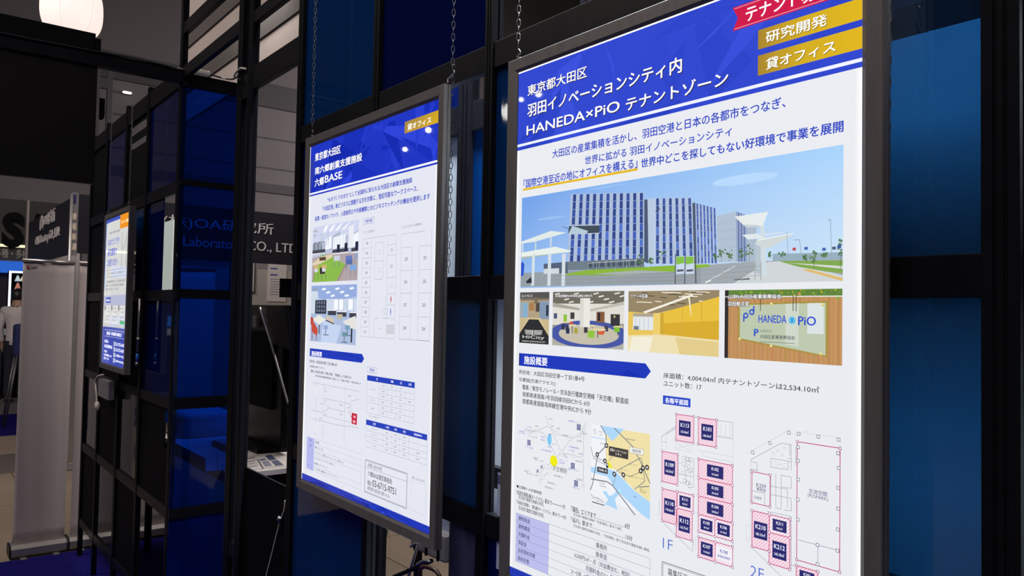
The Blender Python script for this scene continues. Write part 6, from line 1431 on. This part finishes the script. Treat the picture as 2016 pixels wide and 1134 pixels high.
# ================================================================= people
def skin_mesh(name, V, E, Rr, m, parent, sub=1):
    me = bpy.data.meshes.new(name+'_skeleton'); me.from_pydata([tuple(v) for v in V], E, []); o = bpy.data.objects.new(name+'_skeleton', me); COL.objects.link(o)
    md = o.modifiers.new('skin', 'SKIN'); md.use_smooth_shade = True
    for i, sv in enumerate(me.skin_vertices[0].data):
        r = Rr[i]; sv.radius = (r, r) if not isinstance(r, tuple) else r; sv.use_root = (i == 0)
    s = o.modifiers.new('sub', 'SUBSURF'); s.levels = sub; s.render_levels = sub
    dg = bpy.context.evaluated_depsgraph_get(); res = bpy.data.meshes.new_from_object(o.evaluated_get(dg), depsgraph=dg)
    bpy.data.objects.remove(o); res.name = name
    for p in res.polygons: p.use_smooth = True
    return obj(name, res, m, parent)
def person(label, loc, rz, H=1.72, arm=(.35, .1), lan=True, group=None):
    t = thing('person', label, 'person', loc, group, rz); k = H/1.72
    # local frame: facing +Y
    V = []; E = []; Rr = []
    def add(p, r, par=None):
        V.append(Vector(p)*k); Rr.append(r*k if not isinstance(r, tuple) else tuple(x*k for x in r))
        if par is not None: E.append((par, len(V)-1))
        return len(V)-1
    pel = add((0, 0, .92), (.15, .10)); ab = add((0, .005, 1.08), (.135, .095), pel); ch = add((0, .0, 1.28), (.15, .105), ab); up = add((0, -.01, 1.40), (.10, .075), ch)
    nk = add((0, .0, 1.47), .055, up); hd = add((0, .02, 1.55), .078, nk); hd2 = add((0, .02, 1.63), (.080, .095), hd); hd3 = add((0, .01, 1.695), .05, hd2)
    nose = add((0, .115, 1.585), .012, hd)
    for s in (-1, 1):
        sh = add((s*.17, -.01, 1.40), .060, up); el = add((s*.235, -.02, 1.13), .042, sh); wr = add((s*.23, arm[0]*.5 if s > 0 else .06, 1.13-.22*math.cos(arm[0]*1.6) if s > 0 else .90), .028, el)
        d = (V[wr]-V[el]).normalized(); pm = V[wr]/k+d*.07; pl_ = add(pm, (.036, .016), wr)
        sd = d.cross(Vector((1, 0, 0))).normalized()
        for f in range(4):
            b_ = pm+sd*(.026-.017*f)+d*.03; f1 = add(b_, .009, pl_); l = (.07, .078, .072, .056)[f]; f2 = add(b_+d*l*.55+Vector((-s*.006, 0, 0)), .008, f1); add(b_+d*l+Vector((-s*.018, 0, 0)), .006, f2)
        th = add(pm+sd*.035-d*.02, .011, pl_); add(pm+sd*.055+d*.03, .008, th)
        hp = add((s*.09, 0, .86), .085, pel); kn = add((s*.10, .015, .48), .055, hp); an = add((s*.10, -.01, .09), .038, kn); add((s*.105, .12, .035), (.035, .025), an)
    skin_mesh('body', V, E, Rr, MAT['skin'], t)
    # eyes, mouth and ears
    for s in (-1, 1):
        MB().tube([Vector((s*.03, .100, 1.607))*k, Vector((s*.03, .112, 1.607))*k], [.010*k, .004*k], 8).build('eye', MAT['hair'], t, origin=(0, 0, 0))
        MB().tube([Vector((s*.078, .01, 1.565))*k, Vector((s*.09, .005, 1.59))*k, Vector((s*.086, .0, 1.62))*k], [.010*k, .017*k, .010*k], 8).build('ear', MAT['skin'], t, smooth=True, origin=(0, 0, 0))
    MB().box(-.022*k, .022*k, .092*k, .104*k, 1.545*k, 1.551*k).build('mouth', mat('lips', (.25, .09, .08), .5, noise=.1), t, origin=(0, 0, 0))
    # hair cap
    vs = []; n = 18
    for a_ in range(8):
        ph = a_/7*2.15
        for j in range(n):
            th = 2*math.pi*j/n; front = max(0, math.sin(th)); p2 = ph*(1-.53*front)
            vs.append((Vector((.092*math.sin(p2)*math.cos(th), .008+.108*math.sin(p2)*math.sin(th), 1.625+.112*math.cos(p2)))*k))
    MB().add(vs, [(a_*n+j, a_*n+(j+1) % n, (a_+1)*n+(j+1) % n, (a_+1)*n+j) for a_ in range(7) for j in range(n)]).build('hair', MAT['hair'], t, smooth=True, origin=(0, 0, 0))
    V, E, Rr = [], [], []
    a00 = add((0, 0, .84), (.175, .125)); a0 = add((0, 0, .93), (.168, .118), a00); a1 = add((0, .005, 1.08), (.160, .116), a0); a2 = add((0, 0, 1.28), (.172, .126), a1); a3 = add((0, -.01, 1.405), (.115, .09), a2); add((0, 0, 1.455), .062, a3)
    for s in (-1, 1):
        sh = add((s*.172, -.01, 1.40), .074, a3); el = add((s*.237, -.02, 1.13), .058, sh)
        w_ = Vector((s*.23, arm[0]*.5 if s > 0 else .06, 1.13-.22*math.cos(arm[0]*1.6) if s > 0 else .90)); add(w_, .040, el)
    skin_mesh('shirt', V, E, Rr, MAT['shirt'], t)
    V, E, Rr = [], [], []
    at_ = add((0, 0, 1.04), (.150, .105)); a0 = add((0, 0, .95), (.160, .112), at_)
    for s in (-1, 1):
        hp = add((s*.09, 0, .85), .098, a0); kn = add((s*.10, .012, .48), .072, hp); add((s*.10, -.008, .08), .058, kn)
    skin_mesh('trousers', V, E, Rr, MAT['trousers'], t)
    for s in (-1, 1):
        V, E, Rr = [], [], []
        a0 = add((s*.10, -.03, .042), (.045, .04)); a1 = add((s*.103, .06, .036), (.045, .034), a0); add((s*.106, .15, .028), (.036, .022), a1); skin_mesh('shoe', V, E, Rr, MAT['shoe'], t)
    if lan:
        for s in (-1, 1): MB().tube(smooth([Vector(p)*k for p in ((s*.02, -.075, 1.46), (s*.075, -.03, 1.45), (s*.08, .09, 1.38), (s*.03, .132, 1.2), (0, .128, 1.1))]), .007*k, 6).build('lanyard', MAT['lanyard'], t, smooth=True, origin=(0, 0, 0))
    return t
pp = onX(27, 760, -13.6)
person('person with black hair and white shirt standing at the far left booth', (-13.95, onX(24, 650, -13.95).y+.06, .15), math.radians(58), 1.84, (.9, .1))
q = onY(308, 650, .95)
person('person in white shirt seen through the dark blue panel right of the small poster', (q.x, .95, .007), math.radians(60), 1.76, (.6, .1))
# blue padded folding stool in front of the person
fs_ = thing('folding_stool', 'folding stool with dark blue seat cover beside the white banner', 'stool', (-12.3, .42, .007))
q = onX(36, 668, -12.3); yq = q.y
m_ = MB(); m_.box(-12.45, -12.15, yq-.06, yq+.30, q.z-.24, q.z+.22); m_.build('seat_cover', mat('navy_cloth', (.012, .02, .10), .8, noise=.2, nscale=10), fs_, bevel=.05)
for (a, b) in (((yq-.02), yq-.14), (yq+.2, yq+.32)):
    for x in (-12.45, -12.15): MB().tube([(x, a, q.z-.22), (x, b, .008)], .014, 8).build('leg', MAT['steel'], fs_, smooth=True)

# ================================================================= lantern, rack, far lamp
XLN = -6.0
c = onX(142, 14, XLN); rad = onX(203, 20, XLN).y-c.y; hgt = c.z-onX(142, 70, XLN).z
lm = bpy.data.materials.new('glowing_paper'); lm.use_nodes = True; nt = lm.node_tree; b_ = nt.nodes['Principled BSDF']
tc = nt.nodes.new('ShaderNodeTexCoord'); vd = nt.nodes.new('ShaderNodeVectorMath'); vd.operation = 'DISTANCE'; vd.inputs[1].default_value = (.12, .10, -.03)
rmp = nt.nodes.new('ShaderNodeMapRange'); rmp.inputs[1].default_value = .0; rmp.inputs[2].default_value = .45; rmp.inputs[3].default_value = 1.0; rmp.inputs[4].default_value = .86
nt.links.new(tc.outputs['Object'], vd.inputs[0]); nt.links.new(vd.outputs['Value'], rmp.inputs[0]); nt.links.new(rmp.outputs[0], b_.inputs['Emission Strength'])
b_.inputs['Base Color'].default_value = (.3, .28, .26, 1); b_.inputs['Emission Color'].default_value = (1, .86, .80, 1); b_.inputs['Roughness'].default_value = .6
ln = thing('balloon_lamp', 'glowing white balloon lamp above the black entrance header', 'lamp', (XLN, c.y, c.z-.02))
vs = []; n = 48; K = 22
for a_ in range(K+1):
    ph = -math.pi/2+math.pi*a_/K; cr = math.copysign(abs(math.cos(ph))**.62, math.cos(ph)); sz_ = math.copysign(abs(math.sin(ph))**.8, math.sin(ph))
    for j in range(n):
        th = 2*math.pi*j/n; lobe = 1-.035*abs(math.cos(th*3))**6
        vs.append((XLN+rad*cr*math.cos(th)*lobe, c.y+rad*cr*math.sin(th)*lobe, c.z-.02+hgt*1.02*sz_*(1-.05*abs(math.cos(th*3))**6)))
MB().add(vs, [(a_*n+j, a_*n+(j+1) % n, (a_+1)*n+(j+1) % n, (a_+1)*n+j) for a_ in range(K) for j in range(n)]).build('balloon_skin', lm, ln, smooth=True)
m_ = MB()
for q in range(6):
    th = math.pi/6+q*math.pi/3; pts = []
    for a_ in range(1, K):
        ph = -math.pi/2+math.pi*a_/K; cr = abs(math.cos(ph))**.62*1.004; sz_ = math.copysign(abs(math.sin(ph))**.8, math.sin(ph))
        lobe = 1-.035*abs(math.cos(th*3))**6; pts.append(Vector((XLN+rad*cr*math.cos(th)*lobe, c.y+rad*cr*math.sin(th)*lobe, c.z-.02+hgt*1.02*sz_*(1-.05*abs(math.cos(th*3))**6))))
    m_.tube(pts, .003, 5)
m_.build('seam', mat('seam_tape', (.6, .5, .45), .6, noise=.1, emis=(.85, .66, .58), estr=.85), ln, smooth=True)
MB().tube([(XLN, c.y, c.z+hgt*.98), (XLN, c.y, 4.9)], .012, 8).build('hanger', MAT['cable'], ln)
MB().tube([(XLN, c.y, 4.9), (XLN, c.y, 13.6)], .012, 8).build('hanger', MAT['cable'], ln)
# steel upright frame seen in the opening left of the far lamp
XR = -16.0
sr = thing('steel_upright_frame', 'tall pale steel upright frame in the opening under the header', 'rack', (XR, 2.0, 0))
q0, q1 = onX(217, 132, XR), onX(214, 234, XR); yv = q0.y
MB().box(XR-.06, XR+.06, yv-.045, yv+.045, .0, onX(213, 112, XR).z).build('upright', MAT['grey'], sr, bevel=.005)
MB().box(XR-.05, XR+.05, yv-.245, yv-.175, .0, onX(213, 112, XR).z).build('upright', MAT['grey'], sr, bevel=.005)
for v in (160, 170): q = onX(208, v, XR); MB().box(XR-.04, XR+.04, yv-.6, yv, q.z-.05, q.z+.05).build('crossbar', MAT['grey'], sr)
q0, q1 = onX(200, 192, XR), onX(213, 232, XR); MB().box(XR-.3, XR-.05, yv-.7, yv-.06, q1.z, q0.z).build('dark_box', MAT['blackflat'], sr)
XW = -19.9
fl = thing('wall_lamp', 'small bright lamp on the far hall wall under the header', 'lamp', onX(250, 183, XW))
p0, p1 = onX(240.5, 179, XW), onX(258.5, 187, XW); cy, cz = (p0.y+p1.y)/2, (p0.z+p1.z)/2; w, h = (p1.y-p0.y)/2, (p0.z-p1.z)/2
m_ = MB(); n = 20; vs = [(XW+.06, cy+w*math.copysign(abs(math.cos(2*math.pi*j/n))**.5, math.cos(2*math.pi*j/n)), cz+h*math.copysign(abs(math.sin(2*math.pi*j/n))**.7, math.sin(2*math.pi*j/n))) for j in range(n)]
m_.quadbox(vs, (-.04, 0, 0)).build('diffuser', mat('warm_lamp_glass', (.9, .9, .8), .4, emis=(1, .97, .84), estr=1.1), fl)
MB().box(XW-.09, XW+.02, cy-w*.9, cy+w*.9, cz-h*.8, cz+h*.8).build('housing', MAT['halldark'], fl)
